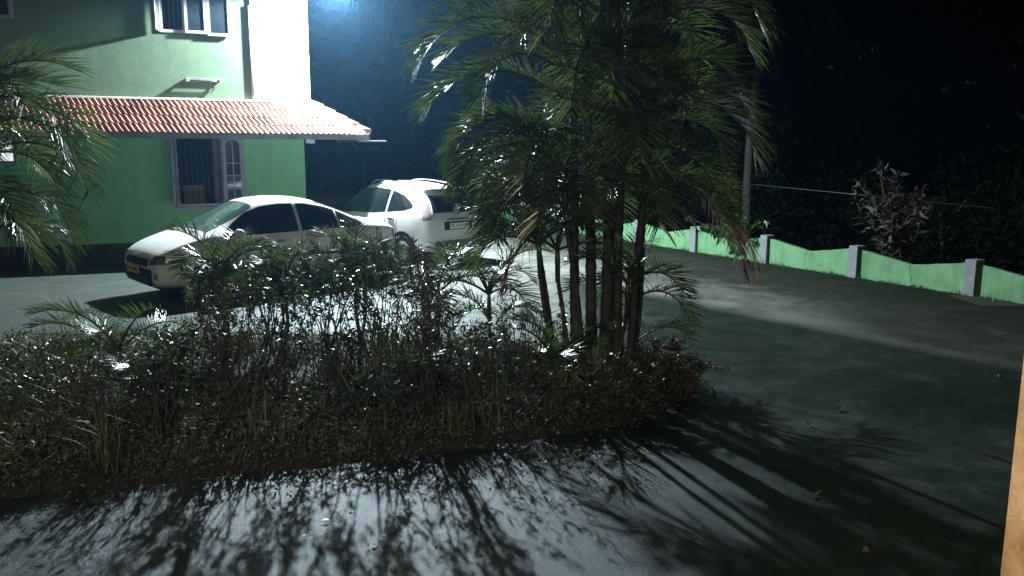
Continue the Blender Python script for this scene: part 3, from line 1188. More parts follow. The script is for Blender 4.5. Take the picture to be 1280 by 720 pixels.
def text_mesh(name, s, size, mat, parent, mtx):
    cu = bpy.data.curves.new(name, 'FONT')
    cu.body = s
    cu.size = size
    cu.align_x = 'CENTER'
    cu.align_y = 'CENTER'
    cu.extrude = 0.0015
    t = bpy.data.objects.new(name, cu)
    C.objects.link(t)
    dg = bpy.context.evaluated_depsgraph_get()
    dg.update()
    me = bpy.data.meshes.new_from_object(t.evaluated_get(dg))
    bpy.data.objects.remove(t)
    me.materials.clear()
    me.materials.append(mat)
    o = link(bpy.data.objects.new(name, me), parent)
    o.matrix_local = mtx
    o['kind'] = 'stuff'
    return o


# --- white sedan, nose towards the camera's left
sed = empty('sedan', (-3.95, 12.95, 0.004), R(180 + 43), 'white sedan with yellow number plate parked before the green house', 'car')
ST = [(-2.12, .36, .78, .84, .60, .56, .42), (-2.05, .28, .90, 1.00, .76, .72, .56), (-1.70, .22, .93, 1.06, .82, .79, .66), (-1.38, .20, .94, 1.11, .84, .80, .66),
      (-0.85, .18, .93, 1.36, .85, .81, .58), (-0.35, .18, .92, 1.48, .85, .81, .57), (0.20, .18, .91, 1.48, .85, .81, .57), (0.55, .18, .90, 1.42, .85, .81, .57),
      (1.02, .18, .89, 1.16, .85, .80, .62), (1.26, .18, .95, 1.02, .85, .82, .76), (1.68, .20, .85, .91, .84, .81, .75), (2.02, .22, .72, .77, .79, .75, .68), (2.15, .28, .56, .62, .68, .62, .54)]
sill = lerp_f([(-1.5, 0.965), (1.2, 0.93)])
arch = lerp_f([(-1.42, .99), (-1.2, 1.10), (-.95, 1.22), (-.7, 1.30), (-.35, 1.365), (.1, 1.375), (.4, 1.345), (.65, 1.27), (.9, 1.12), (1.12, .96)])
cfg = dict(side=[('side_window', 'car_glass', -1.36, -0.92, sill, arch, .006), ('side_window', 'car_glass', -0.88, -0.20, sill, arch, .006), ('side_window', 'car_glass', -0.14, 1.08, sill, arch, .006),
                 ('sill_trim', 'bumper_grey', -1.3, 1.3, lambda x: 0.26, lambda x: 0.31, .008), ('side_moulding', 'bumper_grey', -1.2, 1.15, lambda x: 0.56, lambda x: 0.60, .010)],
           handles=[(-0.72, .83), (0.22, .82)], handle_mat='chrome', seams=[-0.95, -0.17, 0.95], mirror=(0.92, 0.93), mirror_mat='car_white', axles=[-1.28, 1.34], wr=0.305)
sed.scale = (0.97, 0.97, 0.99)
body, bvh, proj = build_car(sed, ST, M['car_white'], cfg)
hw_ = lerp_f([(0.45, .50), (1.22, .60)])
proj('windshield', M['screen_glass'], [[(x, y * hw_(x), 1) for y in np.linspace(-1, 1, 15)] for x in np.linspace(0.52, 1.22, 12)], (0, 0, -1), .005)
proj('windshield_band', M['black'], [[(x, y * 0.61, 1) for y in np.linspace(-1, 1, 15)] for x in np.linspace(1.215, 1.30, 4)], (0, 0, -1), .004)
hw2 = lerp_f([(-1.36, .58), (-.55, .48)])
proj('rear_window', M['car_glass'], [[(x, y * hw2(x), 1) for y in np.linspace(-1, 1, 15)] for x in np.linspace(-1.34, -0.6, 12)], (0, 0, -1), .005)
proj('grille', M['black_gloss'], [[(2.2, y, z) for y in np.linspace(-.46, .46, 16)] for z in np.linspace(.555, .655, 5)], (-1, 0, 0), .006)
proj('air_dam', M['black'], [[(2.2, y, z) for y in np.linspace(-.58, .58, 18)] for z in np.linspace(.29, .52, 6)], (-1, 0, 0), .006)
for s in (1, -1):
    d_ = Vector((-0.72, -0.5 * s, -0.1))
    proj('headlight', M['head_lens'], [[(1.9 + 0.1 * (1 - u), s * (.44 + .26 * u), z + 0.03 * u) for u in np.linspace(0, 1, 8)] for z in np.linspace(.56, .68, 6)], d_, .008)
    proj('fog_lamp', M['head_lens'], [[(1.95, s * (.52 + .1 * u), z) for u in np.linspace(0, 1, 5)] for z in np.linspace(.36, .44, 4)], d_, .008)
    proj('tail_light', M['red_lens'], [[(-1.98 - 0.05 * (1 - u), s * (.46 + .26 * u), z) for u in np.linspace(0, 1, 8)] for z in np.linspace(.70, .88, 6)], Vector((0.75, -0.45 * s, -0.05)), .008)
pl = box('number_plate', M['yellow_plate'], sed, 2.185, 2.20, -0.26, 0.26, 0.44, 0.555, 0.003)
text_mesh('plate_text', 'KL 11 AS 508', 0.075, M['black'], pl, Matrix.Translation((2.2015, 0, 0.497)) @ Matrix.Rotation(R(90), 4, 'Z') @ Matrix.Rotation(R(90), 4, 'X'))
box('plate_bracket', M['black'], sed, 2.05, 2.184, -0.2, 0.2, 0.46, 0.53)
tube('antenna', M['black'], sed, [(0.33, 0, 1.47), (0.24, 0, 1.57)], [0.008, 0.003], 6)
box('undertray', M['black'], sed, -1.9, 1.9, -0.6, 0.6, 0.17, 0.24)

# --- white hatchback with roof rails, rear towards the camera
suv = empty('hatchback', (-2.38, 16.7, 0.004), R(137), 'white hatchback with roof rails parked beyond the sedan, rear showing', 'car')
ST2 = [(-1.84, .36, .76, .86, .62, .60, .50), (-1.80, .30, .93, 1.06, .76, .73, .58), (-1.62, .26, .99, 1.30, .81, .78, .58), (-1.34, .24, 1.00, 1.48, .83, .79, .56),
       (-0.85, .22, .97, 1.57, .84, .80, .57), (-0.20, .22, .94, 1.61, .84, .80, .58), (0.25, .22, .92, 1.58, .84, .80, .58), (0.65, .22, .91, 1.38, .84, .79, .60),
       (1.02, .22, .90, 1.12, .84, .78, .66), (1.30, .22, .87, 1.00, .83, .77, .66), (1.60, .24, .80, .91, .79, .71, .58), (1.78, .28, .68, .78, .68, .60, .48), (1.86, .34, .54, .62, .52, .46, .36)]
sill2 = lerp_f([(-1.35, 1.12), (-1.1, 1.06), (-.2, .99), (1.0, .955)])
arch2 = lerp_f([(-1.38, 1.13), (-1.2, 1.24), (-1.0, 1.34), (-.6, 1.44), (-.1, 1.48), (.3, 1.44), (.6, 1.32), (.85, 1.14), (1.02, .98)])
cfg2 = dict(side=[('side_window', 'car_glass', -1.32, -0.62, sill2, arch2, .006), ('side_window', 'car_glass', -0.56, 0.98, sill2, arch2, .006), ('sill_trim', 'bumper_grey', -1.1, 1.1, lambda x: 0.28, lambda x: 0.40, .008)],
            handles=[(-0.78, .90), (0.05, .88)], handle_mat='chrome', seams=[-0.95, -0.6, 0.85], mirror=(0.80, 0.97), mirror_mat='black_gloss', axles=[-1.13, 1.22], wr=0.315)
body2, bvh2, proj2 = build_car(suv, ST2, M['car_silver'], cfg2)
proj2('rear_window', M['car_glass'], [[(-2, y * w_, z) for y in np.linspace(-1, 1, 15)] for z, w_ in zip(np.linspace(1.03, 1.34, 8), np.linspace(.58, .48, 8))], (1, 0, 0), .006)
proj2('windshield', M['screen_glass'], [[(x, y * .56, 1) for y in np.linspace(-1, 1, 13)] for x in np.linspace(0.32, 0.98, 10)], (0, 0, -1), .005)
proj2('rear_bumper', M['bumper_grey'], [[(-2, y, z) for y in np.linspace(-.58, .58, 15)] for z in np.linspace(.34, .50, 5)], (1, 0, 0), .014)
proj2('plate_recess', M['black_gloss'], [[(-2, y, z) for y in np.linspace(-.36, .36, 10)] for z in np.linspace(.70, .86, 5)], (1, 0, 0), .006)
for s in (1, -1):
    proj2('tail_light', M['tail_clear'], [[(-1.72 + .05 * u, s * (.62 + .14 * u), z) for u in np.linspace(0, 1, 7)] for z in np.linspace(.90, 1.20, 8)], Vector((0.8, -0.55 * s, 0)), .008)
    proj2('headlight', M['head_lens'], [[(1.66, s * (.40 + .24 * u), z) for u in np.linspace(0, 1, 7)] for z in np.linspace(.62, .76, 5)], Vector((-0.7, -0.45 * s, -0.2)), .008)
    pts = []
    for x in np.linspace(-1.2, 0.28, 14):
        h, nn, _, _ = bvh2.ray_cast(Vector((x, s * 0.50, 3)), Vector((0, 0, -1)))
        e_ = min(1.0, (x + 1.2) / 0.15, (0.28 - x) / 0.2)
        pts.append((x, s * 0.50, h.z + 0.005 + 0.075 * max(0, e_)))
    tube('roof_rail', M['chrome'], suv, pts, 0.016, 7)
pl2 = box('number_plate', M['white_plate'], suv, -1.885, -1.865, -0.25, 0.25, 0.72, 0.835, 0.003)
text_mesh('plate_text', 'KL 11 N 5508', 0.078, M['black'], pl2, Matrix.Translation((-1.8865, 0, 0.777)) @ Matrix.Rotation(R(-90), 4, 'Z') @ Matrix.Rotation(R(90), 4, 'X'))
box('plate_lamp_bar', M['chrome'], suv, -1.88, -1.80, -0.3, 0.3, 0.865, 0.89, 0.004)
box('spoiler', M['car_silver'], suv, -1.58, -1.30, -0.48, 0.48, 1.455, 1.488, 0.012)
box('undertray', M['black'], suv, -1.6, 1.6, -0.6, 0.6, 0.2, 0.28)


# ------------------------------------------------------------------ plants
def frond_arrays(L, e0, bend, az, n, ll, droop, twist=0.0, base=(0, 0, 0), stalk=0.2, wid=0.024, vee=0.45, seed=0, power=1.4):
    """a feather palm leaf: returns rachis points and leaflet strips (V, F)"""
    rs = random.Random(seed)
    m = 22
    pts, tans = [], []
    p = Vector(base)
    horiz = Vector((math.cos(az), math.sin(az), 0))
    side0 = Vector((-math.sin(az), math.cos(az), 0))
    for i in range(m + 1):
        t = i / m
        e = e0 - bend * t ** power
        h2 = (horiz + side0 * (twist * t)).normalized()
        d = h2 * math.cos(e) + Vector((0, 0, math.sin(e)))
        pts.append(p.copy())
        tans.append(d)
        p = p + d * (L / m)
    V, F = [], []
    for i in range(n):
        t = stalk + (1 - stalk) * (i + 0.5 * rs.random()) / n
        f = t * m
        k = min(int(f), m - 1)
        c = pts[k].lerp(pts[k + 1], f - k)
        T = tans[k]
        side = T.cross(Vector((0, 0, 1)))
        if side.length < 0.05:
            side = side0.copy()
        side.normalize()
        up = side.cross(T).normalized()
        prof = math.sin(math.pi * min(1, (0.12 + 0.88 * (1 - abs(2 * ((t - stalk) / (1 - stalk)) - 0.9) ** 2.2) * 0.5))) if False else (0.45 + 0.55 * math.sin(math.pi * min(1.0, 0.12 + 0.80 * (t - stalk) / (1 - stalk))))
        for s in (-1, 1):
            if rs.random() < 0.04:
                continue
            l = ll * prof * rs.uniform(0.85, 1.12)
            fwd = 0.55 + 0.75 * ((t - stalk) / (1 - stalk)) + rs.uniform(-.12, .12)
            d = (side * s * 1.0 + T * (fwd + rs.gauss(0, .12)) + up * (vee + rs.gauss(0, .22))).normalized()
            w = wid * rs.uniform(0.8, 1.15)
            q0 = c
            dr_ = rs.uniform(0.3, 1.25)
            segs = 4
            b0 = len(V)
            wax = d.cross(up).normalized()
            wax = (wax * math.cos(0.5 * s) + up * math.sin(0.5 * s)).normalized()
            for j in range(segs + 1):
                u = j / segs
                ww = w * (0.45, 1.0, 0.9, 0.55, 0.0)[j]
                if j < segs:
                    V.append(q0 + wax * ww * 0.5)
                    V.append(q0 - wax * ww * 0.5)
                else:
                    V.append(q0.copy())
                d = (d + Vector((0, 0, -1)) * droop * (0.35 + u) * dr_).normalized()
                q0 = q0 + d * (l / segs)
            for j in range(segs - 1):
                F.append((b0 + 2 * j, b0 + 2 * j + 1, b0 + 2 * j + 3, b0 + 2 * j + 2))
            F.append((b0 + 2 * segs - 2, b0 + 2 * segs - 1, b0 + 2 * segs))
    return pts, V, F


def add_frond(parent, mat, r0=0.013, **kw):
    pts, V, F = frond_arrays(**kw)
    # rachis as a 4 sided tapering stalk joined into the same frond
    n = len(pts)
    b0 = len(V)
    for i, p in enumerate(pts):
        r = r0 * (1 - 0.85 * i / n)
        T = (pts[min(i + 1, n - 1)] - pts[max(i - 1, 0)]).normalized()
        x = T.cross(Vector((0.3, 0.2, 0.9))).normalized()
        y = T.cross(x)
        V += [p + x * r, p + y * r, p - x * r, p - y * r]
    for i in range(n - 1):
        for k in range(4):
            F.append((b0 + 4 * i + k, b0 + 4 * i + (k + 1) % 4, b0 + 4 * i + 4 + (k + 1) % 4, b0 + 4 * i + 4 + k))
    return raw('frond', V, F, mat, parent)


def palm_stem(parent, base, top_, r0, r1, bend=(0, 0)):
    base, top_ = Vector(base), Vector(top_)
    n = max(10, int((top_ - base).length / 0.06))
    pts, rad = [], []
    for i in range(n + 1):
        t = i / n
        p = base.lerp(top_, t) + Vector((bend[0], bend[1], 0)) * math.sin(math.pi * t)
        pts.append(p)
        flare = 1 + 0.6 * max(0, 1 - t * 8)
        rad.append((r0 + (r1 - r0) * t) * flare * (1.0 + (0.10 if i % 2 == 0 else -0.04)))
    return tube('trunk', M['trunk'], parent, pts, rad, 9)


def arecas(name, base, label, stems, seed, group=None):
    """stems: (dx, dy, height, lean x, lean y, fronds, frond length, leaflet length, radius)"""
    rs = random.Random(seed)
    root = empty(name, base, 0, label, 'palm', group)
    for (dx, dy, h, lx, ly, nf, L, ll, r) in stems:
        b_ = Vector((dx, dy, 0))
        t_ = Vector((dx + lx, dy + ly, h))
        if h > 0.25:
            palm_stem(root, b_, t_, r, r * 0.75, (rs.uniform(-.04, .04), rs.uniform(-.04, .04)))
            # green crownshaft
            tube('crownshaft', M['frond'], root, [t_ - Vector((0, 0, .02)), t_ + Vector((lx * .05, ly * .05, .2)), t_ + Vector((lx * .1, ly * .1, .42))], [r * .95, r * 1.05, r * .4], 8)
        a0 = rs.uniform(0, 6.28)
        for k in range(nf):
            az = a0 + k * 2.399 + rs.uniform(-.3, .3)
            u = (k + 0.5) / nf
            e0 = R(80) - u * R(55) + rs.uniform(-.12, .12)
            add_frond(root, M['frond'], r0=0.011 + 0.004 * L, L=L * rs.uniform(.82, 1.1), e0=e0, bend=R(75) + u * R(45) + rs.uniform(-.2, .25), az=az, n=int(22 + 26 * L),
                      ll=ll, droop=0.13, twist=rs.uniform(-.35, .35), base=t_ + Vector((lx * .08, ly * .08, 0.28 if h > 0.25 else 0.0)), stalk=0.2, seed=rs.random(), wid=0.0085 + 0.010 * ll)
    return root


# the big clump: stems seen between x 700 and 800
pb = gp(752, 482)
pb.z = 0.1
big = arecas('areca_palm', pb, 'tall multi stemmed areca palm at the right end of the planted bed', [
    (-0.24, 0.05, 2.35, -0.04, 0.05, 9, 1.35, .46, .048),
    (0.02, 0.00, 2.95, 0.02, -0.05, 10, 1.5, .50, .060),
    (0.16, 0.12, 2.75, 0.06, 0.10, 9, 1.2, .44, .050),
    (-0.08, 0.22, 3.40, -0.10, 0.15, 9, 1.6, .50, .055),
    (0.25, -0.04, 2.05, 0.12, -0.05, 9, 1.05, .42, .040),
    (-0.18, -0.12, 1.45, -0.18, -0.05, 8, 1.05, .40, .032),
    (0.06, 0.20, 1.85, 0.02, 0.10, 5, 1.1, .42, .036),
    (0.08, -0.16, 0.60, 0.10, -0.08, 4, .7, .30, .022),
    (0.30, 0.15, 1.30, 0.08, 0.08, 5, .85, .34, .028),
    (-0.30, 0.18, 0.85, -0.10, 0.08, 6, .9, .34, .026),
    (-0.42, 0.05, 1.25, -0.18, 0.05, 9, .85, .36, .026),
    (-0.36, -0.15, 0.95, -0.22, -0.02, 8, .8, .34, .024)], 11)
# long arching fronds that reach left towards the lamp, and hanging ones
for i, (b_, L, e0, bd, az, ll) in enumerate([
        ((-0.25, 0.1, 2.55), 1.85, 64, 135, 176, .55), ((-0.2, 0.2, 2.35), 1.65, 45, 110, 184, .50), ((-0.3, 0.05, 2.0), 1.35, 50, 130, 172, .46),
        ((-0.28, 0.0, 1.75), 1.25, 55, 140, 190, .44), ((-0.25, 0.1, 1.5), 1.15, 60, 145, 165, .40), ((-0.2, -0.1, 1.35), 1.05, 55, 130, 205, .38),
        ((0.25, 0.1, 2.9), 1.25, 64, 145, 2, .46), ((0.25, 0.0, 2.5), 1.15, 55, 140, -12, .44), ((0.25, 0.1, 2.1), 1.05, 45, 130, 8, .42),
        ((0.2, 0.1, 3.2), 1.25, 70, 130, 15, .46), ((0.2, 0.0, 3.3), 1.6, 72, 120, -60, .50), ((-.1, 0.1, 3.4), 1.6, 70, 115, 120, .50),
        ((-.2, 0.0, 3.0), 1.6, 70, 125, 215, .50), ((0.1, 0.0, 2.6), 1.4, 40, 130, -95, .46), ((0.0, 0.0, 2.3), 1.3, 25, 110, -80, .46),
        ((0.15, 0.0, 2.0), 1.2, 20, 105, -50, .44), ((-0.15, 0.0, 2.15), 1.2, 20, 110, 230, .44), ((0.0, 0.1, 2.7), 1.4, 30, 120, 250, .48),
        ((0.25, 0.1, 2.35), 1.3, 25, 110, -25, .46), ((-0.3, 0.1, 2.2), 1.25, 15, 95, 200, .44), ((0.35, 0.1, 1.7), 1.1, 30, 115, 20, .42),
        ((-0.45, 0.1, 1.9), 1.0, 25, 110, 185, .42), ((-0.4, -0.1, 1.7), 1.0, 20, 105, 225, .40), ((-0.4, 0.1, 1.6), .95, 35, 125, 150, .40), ((-0.3, -0.1, 1.85), 1.0, 10, 95, 250, .40),
        ((-0.35, 0.1, 2.15), 1.25, 35, 118, 178, .42), ((-0.4, 0.2, 1.95), 1.2, 30, 112, 170, .40),
        ((0.1, -0.1, 1.8), 1.0, 15, 100, -75, .40), ((0.3, -0.1, 1.75), 1.0, 15, 100, -40, .40)]):
    add_frond(big, M['frond'], r0=0.015, L=L, e0=R(e0), bend=R(bd), az=R(az), n=int(L * 44), ll=ll * 0.98, droop=0.16, twist=random.uniform(-.25, .25), base=b_, seed=100 + i, wid=0.0125)
# dead hanging fronds, red brown
for i, (b_, L, e0, bd, az) in enumerate([((0.55, 0.0, 1.75), 1.15, -15, 70, -5), ((0.6, 0.05, 1.9), 1.2, -30, 55, 10), ((-0.35, 0.0, 1.5), 0.9, -25, 60, 195)]):
    add_frond(big, M['frond_dead'], r0=0.014, L=L, e0=R(e0), bend=R(bd), az=R(az), n=60, ll=.38, droop=0.6, base=b_, seed=140 + i, wid=0.011, vee=0.0)

# palm at the left edge of the picture
lb = Vector((-5.02, 7.2, 0.1))
lp = arecas('areca_palm', lb, 'dark areca palm at the left edge hanging before the house', [(0, 0, 1.9, 0.05, 0.0, 15, 1.35, .5, .05), (-0.5, 0.15, 1.2, -0.1, 0.05, 7, 1.0, .42, .04)], 23)
for i, (b_, L, e0, bd, az, ll) in enumerate([((0.05, 0, 2.1), 1.45, 60, 165, 0, .48), ((0.05, 0, 2.1), 1.25, 45, 150, 12, .46), ((0.0, 0, 2.0), 1.35, 62, 150, -40, .44),
                                             ((0.12, 0.05, 2.0), 1.5, 48, 150, -8, .42), ((0.15, 0, 1.9), 1.35, 38, 135, 6, .42), ((0.1, 0.1, 1.55), 1.15, 30, 125, 0, .40),
                                             ((0.0, 0, 1.35), 1.1, 35, 130, -15, .40), ((0.05, 0.1, 1.2), 1.0, 40, 130, 15, .38), ((0.1, -.1, 1.75), 1.2, 20, 110, -30, .42),
                                             ((0.05, 0, 1.8), 1.2, 45, 150, 5, .4), ((0.05, 0, 2.2), 1.4, 66, 140, -25, .46)]):
    add_frond(lp, M['frond'], r0=0.016, L=L, e0=R(e0), bend=R(bd), az=R(az), n=58, ll=ll * 1.0, droop=0.3, base=b_, seed=180 + i, wid=0.011)

# small palms through the bed
SMALL = [
    (150, 475, 0.30, 6, .95, .26, 'young areca palm arching over the sedan shadow at far left of bed'),
    (285, 462, 0.95, 8, .70, .28, 'young areca palm standing before the sedan bonnet'),
    (352, 452, 0.80, 6, .70, .28, 'young areca palm below the sedan windscreen'),
    (455, 446, 1.05, 6, .62, .26, 'young areca palm with bright leaf tips before the sedan boot'),
    (556, 450, 0.55, 6, .75, .28, 'young areca palm below the hatchback rear wheel'),
    (618, 446, 0.50, 7, .85, .30, 'young areca palm with a bright backlit frond below the hatchback plate'),
    (520, 520, 0.35, 5, .6, .24, 'knee high areca palm low in the middle of the bed'),
    (690, 500, 0.40, 6, .65, .26, 'knee high areca palm left of the tall palm stems'),
    (795, 470, 0.60, 6, .8, .28, 'small areca palm right of the tall palm stems'),
    (190, 520, 0.30, 6, .6, .24, 'knee high areca palm low at the left of the bed'),
]
for i, (px_, py_, h, nf, L, ll, lab) in enumerate(SMALL):
    b_ = gp(px_, py_)
    b_.z = 0.09
    rs = random.Random(300 + i)
    arecas('young_palm', b_, lab, [(0, 0, h * .6, rs.uniform(-.08, .08), rs.uniform(-.05, .05), nf, L, ll, .022), (rs.uniform(-.14, .14), 0.08, h * .38, rs.uniform(-.1, .1), 0.02, max(3, nf - 3), L * .75, ll * .85, .016)], 300 + i, 'young palms in the planted bed')


def leaves_np(cent, dirs, nrm, ln, wd):
    """fold leaf quads: base, left, tip, right"""
    dirs = dirs / (np.linalg.norm(dirs, axis=1, keepdims=True) + 1e-9)
    side = np.cross(dirs, nrm)
    side /= (np.linalg.norm(side, axis=1, keepdims=True) + 1e-9)
    up = np.cross(side, dirs)
    n = len(cent)
    V = np.empty((n, 4, 3))
    V[:, 0] = cent
    mid = cent + dirs * ln[:, None] * 0.45
    V[:, 1] = mid + side * wd[:, None] * 0.5 + up * wd[:, None] * 0.18
    V[:, 2] = cent + dirs * ln[:, None]
    V[:, 3] = mid - side * wd[:, None] * 0.5 + up * wd[:, None] * 0.18
    F = np.arange(n * 4).reshape(n, 4)
    return V.reshape(-1, 3), F


def shrub(name, base, label, h, rad, nst, nleaf, mat, ll=0.055, lw=0.022, seed=0, low=0.25, group='shrubs in the planted bed', cat='shrub', stem_r=0.008, upright=0.6):
    rs = np.random.default_rng(seed)
    root = empty(name, base, 0, label, cat, group)
    bm = bmesh.new()
    segs = []
    for k in range(nst):
        a_ = rs.uniform(0, 2 * math.pi)
        rr = rad * math.sqrt(rs.uniform(0.02, 1))
        tip = Vector((rr * math.cos(a_), rr * math.sin(a_), h * rs.uniform(0.6, 1.0) * (1 - 0.25 * rr / rad)))
        b0 = Vector((rs.normal(0, .05), rs.normal(0, .05), -0.02))
        mid = b0.lerp(tip, 0.5) + Vector((rs.normal(0, .05), rs.normal(0, .05), h * 0.08))
        pts = [b0, b0.lerp(mid, .5) + Vector((rs.normal(0, .015), rs.normal(0, .015), 0)), mid, mid.lerp(tip, .5) + Vector((rs.normal(0, .03), rs.normal(0, .03), .02)), tip]
        tube_bm(bm, pts, [stem_r, stem_r * .8, stem_r * .65, stem_r * .45, stem_r * .2], 5)
        segs.append(pts)
        for j in range(3):
            t = rs.uniform(max(.3, low), .95)
            f = t * 4
            i0 = min(int(f), 3)
            s0 = pts[i0].lerp(pts[i0 + 1], f - i0)
            e_ = s0 + Vector((rs.normal(0, .14), rs.normal(0, .14), rs.uniform(.05, .25) * h * .8))
            tube_bm(bm, [s0, s0.lerp(e_, .5) + Vector((0, 0, -.01)), e_], [stem_r * .4, stem_r * .3, stem_r * .15], 4)
            segs.append([s0, s0.lerp(e_, .33), s0.lerp(e_, .5), s0.lerp(e_, .75), e_])
    finish('stem', bm, M['twig'], root, smooth=True)
    A = np.array([[tuple(p) for p in s] for s in segs])
    idx = rs.integers(0, len(segs), nleaf)
    isbranch = (idx % 4 != 0)
    t = np.where(isbranch, rs.uniform(0.25, 1.0, nleaf), low + (1 - low) * rs.uniform(0, 1, nleaf) ** 0.8) * 3.999
    k = t.astype(int)
    f = (t - k)[:, None]
    c = A[idx, k] * (1 - f) + A[idx, k + 1] * f
    c = c + rs.normal(0, 0.012, (nleaf, 3))
    d = rs.normal(0, 1, (nleaf, 3))
    d[:, 2] = d[:, 2] * 0.6 + upright
    nrm = rs.normal(0, .6, (nleaf, 3)) + np.array([0, 0, 1.0])
    s = rs.uniform(.6, 1.25, nleaf)
    V, F = leaves_np(c, d, nrm, ll * s, lw * s)
    raw_np('foliage', V, F, mat, root)
    return root


SHRUBS = [
    (30, 492, .56, .50, 12, 620, 'leaf_dark', .045, .018, .2, .6, 'dark leafy shrub at the left end of the bed beside the edge palm'),
    (105, 500, .50, .45, 12, 560, 'leaf_dark', .042, .018, .2, .6, 'low dark shrub below the sedan number plate'),
    (230, 500, .66, .34, 14, 560, 'leaf_blue', .048, .018, .3, .6, 'thin blue green shrub left of the dark middle stems'),
    (272, 466, 1.22, .26, 14, 1200, 'leaf_brown', .055, .013, .30, 1.2, 'brown twiggy shrub rising below the sedan windscreen'),
    (338, 452, 1.30, .40, 12, 1600, 'leaf_dark', .05, .015, .55, .8, 'dark shrub with bare stems before the sedan front door'),
    (365, 490, .66, .30, 6, 260, 'leaf_blue', .06, .026, .3, .4, 'open blue green shrub against the bright patch of yard'),
    (412, 448, 1.44, .44, 14, 2200, 'leaf_grey', .062, .011, .58, 1.6, 'tall grey green shrub before the sedan rear door'),
    (482, 450, 1.42, .46, 14, 2200, 'leaf_grey', .062, .011, .55, 1.6, 'tall grey green shrub before the sedan boot'),
    (528, 468, 1.22, .36, 18, 1600, 'leaf_brown', .05, .015, .3, .9, 'dark brown shrub in the middle of the bed'),
    (548, 496, .62, .30, 9, 380, 'leaf_brown', .045, .017, .2, .7, 'low brown shrub in front of the middle of the bed'),
    (440, 496, .60, .30, 6, 240, 'leaf_blue', .06, .026, .3, .3, 'low open blue green shrub before the bright patch'),
    (345, 525, 1.42, .36, 10, 950, 'leaf_dark', .050, .018, .55, .7, 'tall bare stemmed shrub left of the bright gap'),
    (408, 520, 1.42, .36, 8, 750, 'leaf_blue', .055, .022, .62, .7, 'bare stemmed shrub over the bright gap'),
    (468, 522, 1.42, .36, 8, 800, 'leaf_dark', .050, .020, .58, .7, 'bare stemmed shrub right of the bright gap'),
    (600, 490, .62, .28, 8, 300, 'leaf_blue', .048, .019, .3, .5, 'thin blue green shrub below the hatchback'),
    (648, 486, .98, .24, 6, 240, 'leaf_blue', .045, .020, .4, .3, 'sparse small leaved sprigs left of the tall palm'),
    (690, 478, .70, .26, 8, 320, 'leaf_dark', .048, .019, .3, .5, 'sparse dark shrub at the foot of the tall palm'),
    (820, 488, .44, .40, 18, 1300, 'leaf_brown', .042, .017, .15, .6, 'rounded low shrub at the right end of the bed'),
    (852, 498, .34, .32, 14, 1000, 'leaf_brown', .04, .017, .15, .6, 'small brownish shrub at the right tip of the bed'),
    (730, 515, .30, .45, 16, 1000, 'cover', .05, .013, .15, 1.0, 'low grassy shrub in front of the tall palm'),
    (15, 555, .74, .42, 13, 620, 'leaf_dark', .042, .016, .2, .6, 'dark shrub at the front of the bed in the left corner'),
    (118, 552, .70, .40, 13, 560, 'leaf_brown', .042, .016, .2, .6, 'brownish shrub at the front of the bed left of centre'),
    (212, 548, .95, .36, 12, 800, 'leaf_dark', .042, .016, .25, .6, 'dark shrub at the front of the bed below the sedan nose'),
    (296, 540, 1.35, .30, 16, 1300, 'leaf_brown', .048, .013, .3, 1.0, 'tall brown twiggy shrub at the front of the bed'),
    (385, 540, .36, .32, 12, 420, 'leaf_dark', .04, .016, .2, .6, 'small thin shrub at the front of the bed before the bright yard'),
    (470, 540, .44, .30, 12, 420, 'leaf_blue', .045, .016, .25, .6, 'thin blue green shrub at the front of the bed'),
    (535, 530, 1.38, .32, 16, 1400, 'leaf_brown', .048, .014, .3, .9, 'tall dark shrub at the front of the bed left of the palm'),
    (600, 525, 1.00, .30, 9, 520, 'leaf_dark', .042, .016, .25, .6, 'dark shrub at the front of the bed near the yellow stone'),
    (668, 518, .55, .28, 8, 260, 'cover', .045, .016, .2, .7, 'low olive shrub before the yellow stone'),
    (780, 512, .38, .40, 14, 1000, 'leaf_brown', .04, .017, .15, .6, 'low brown shrub before the right stems of the tall palm'),
    (-80, 505, .8, .5, 14, 900, 'leaf_dark', .05, .018, .25, .6, 'dark shrub beyond the left edge palm'),
]
for i, (px_, py_, h, rad, nst, nl, mt, ll, lw, lo_, upr, lab) in enumerate(SHRUBS):
    b_ = gp(px_, py_)
    b_.z = 0.09
    shrub('shrub', b_, lab, h, rad, nst, nl, M[mt], ll, lw, seed=500 + i, low=lo_, upright=upr)

# ground cover: blades and small leaves nobody could count
NB = 80000
xs = rng.uniform(-7.5, 2.2, NB * 2)
ysr = rng.uniform(4.2, 9.0, NB * 2)
poly = [(p.x, p.y) for p in BED]
ok = in_poly(xs, ysr, poly)
xs, ysr = xs[ok][:NB], ysr[ok][:NB]
dist = poly_dist(xs, ysr, poly)
frontness = np.clip((8.0 - ysr) / 2.0, 0, 1)
nn_ = len(xs)
hgt = (0.035 + 0.095 * rng.random(nn_)) * np.clip(dist / 0.30 + 0.55, 0, 1) * (0.55 + 0.75 * frontness)
patch = 0.55 + 0.55 * np.sin(xs * 2.3 + np.sin(ysr * 3.1)) * np.sin(ysr * 2.7 + xs) + 0.35 * np.sin(xs * 7.1 + 2.0 * np.sin(ysr * 5.3)) * np.sin(ysr * 8.3 - xs * 2.2)
tuft = rng.random(nn_) < 0.035
hgt *= np.clip(patch + 0.25, 0.15, 1.7) * np.where(tuft, 1.9, 1.0)
lift = rng.random(nn_) ** 1.3 * hgt * 1.3
edge_ = (dist < 0.16) & (rng.random(nn_) < 0.6)
ysr = np.where(edge_, ysr - rng.random(nn_) * 0.16 * np.clip(1 + np.sin(xs * 9) * 0.8, 0, 2), ysr)
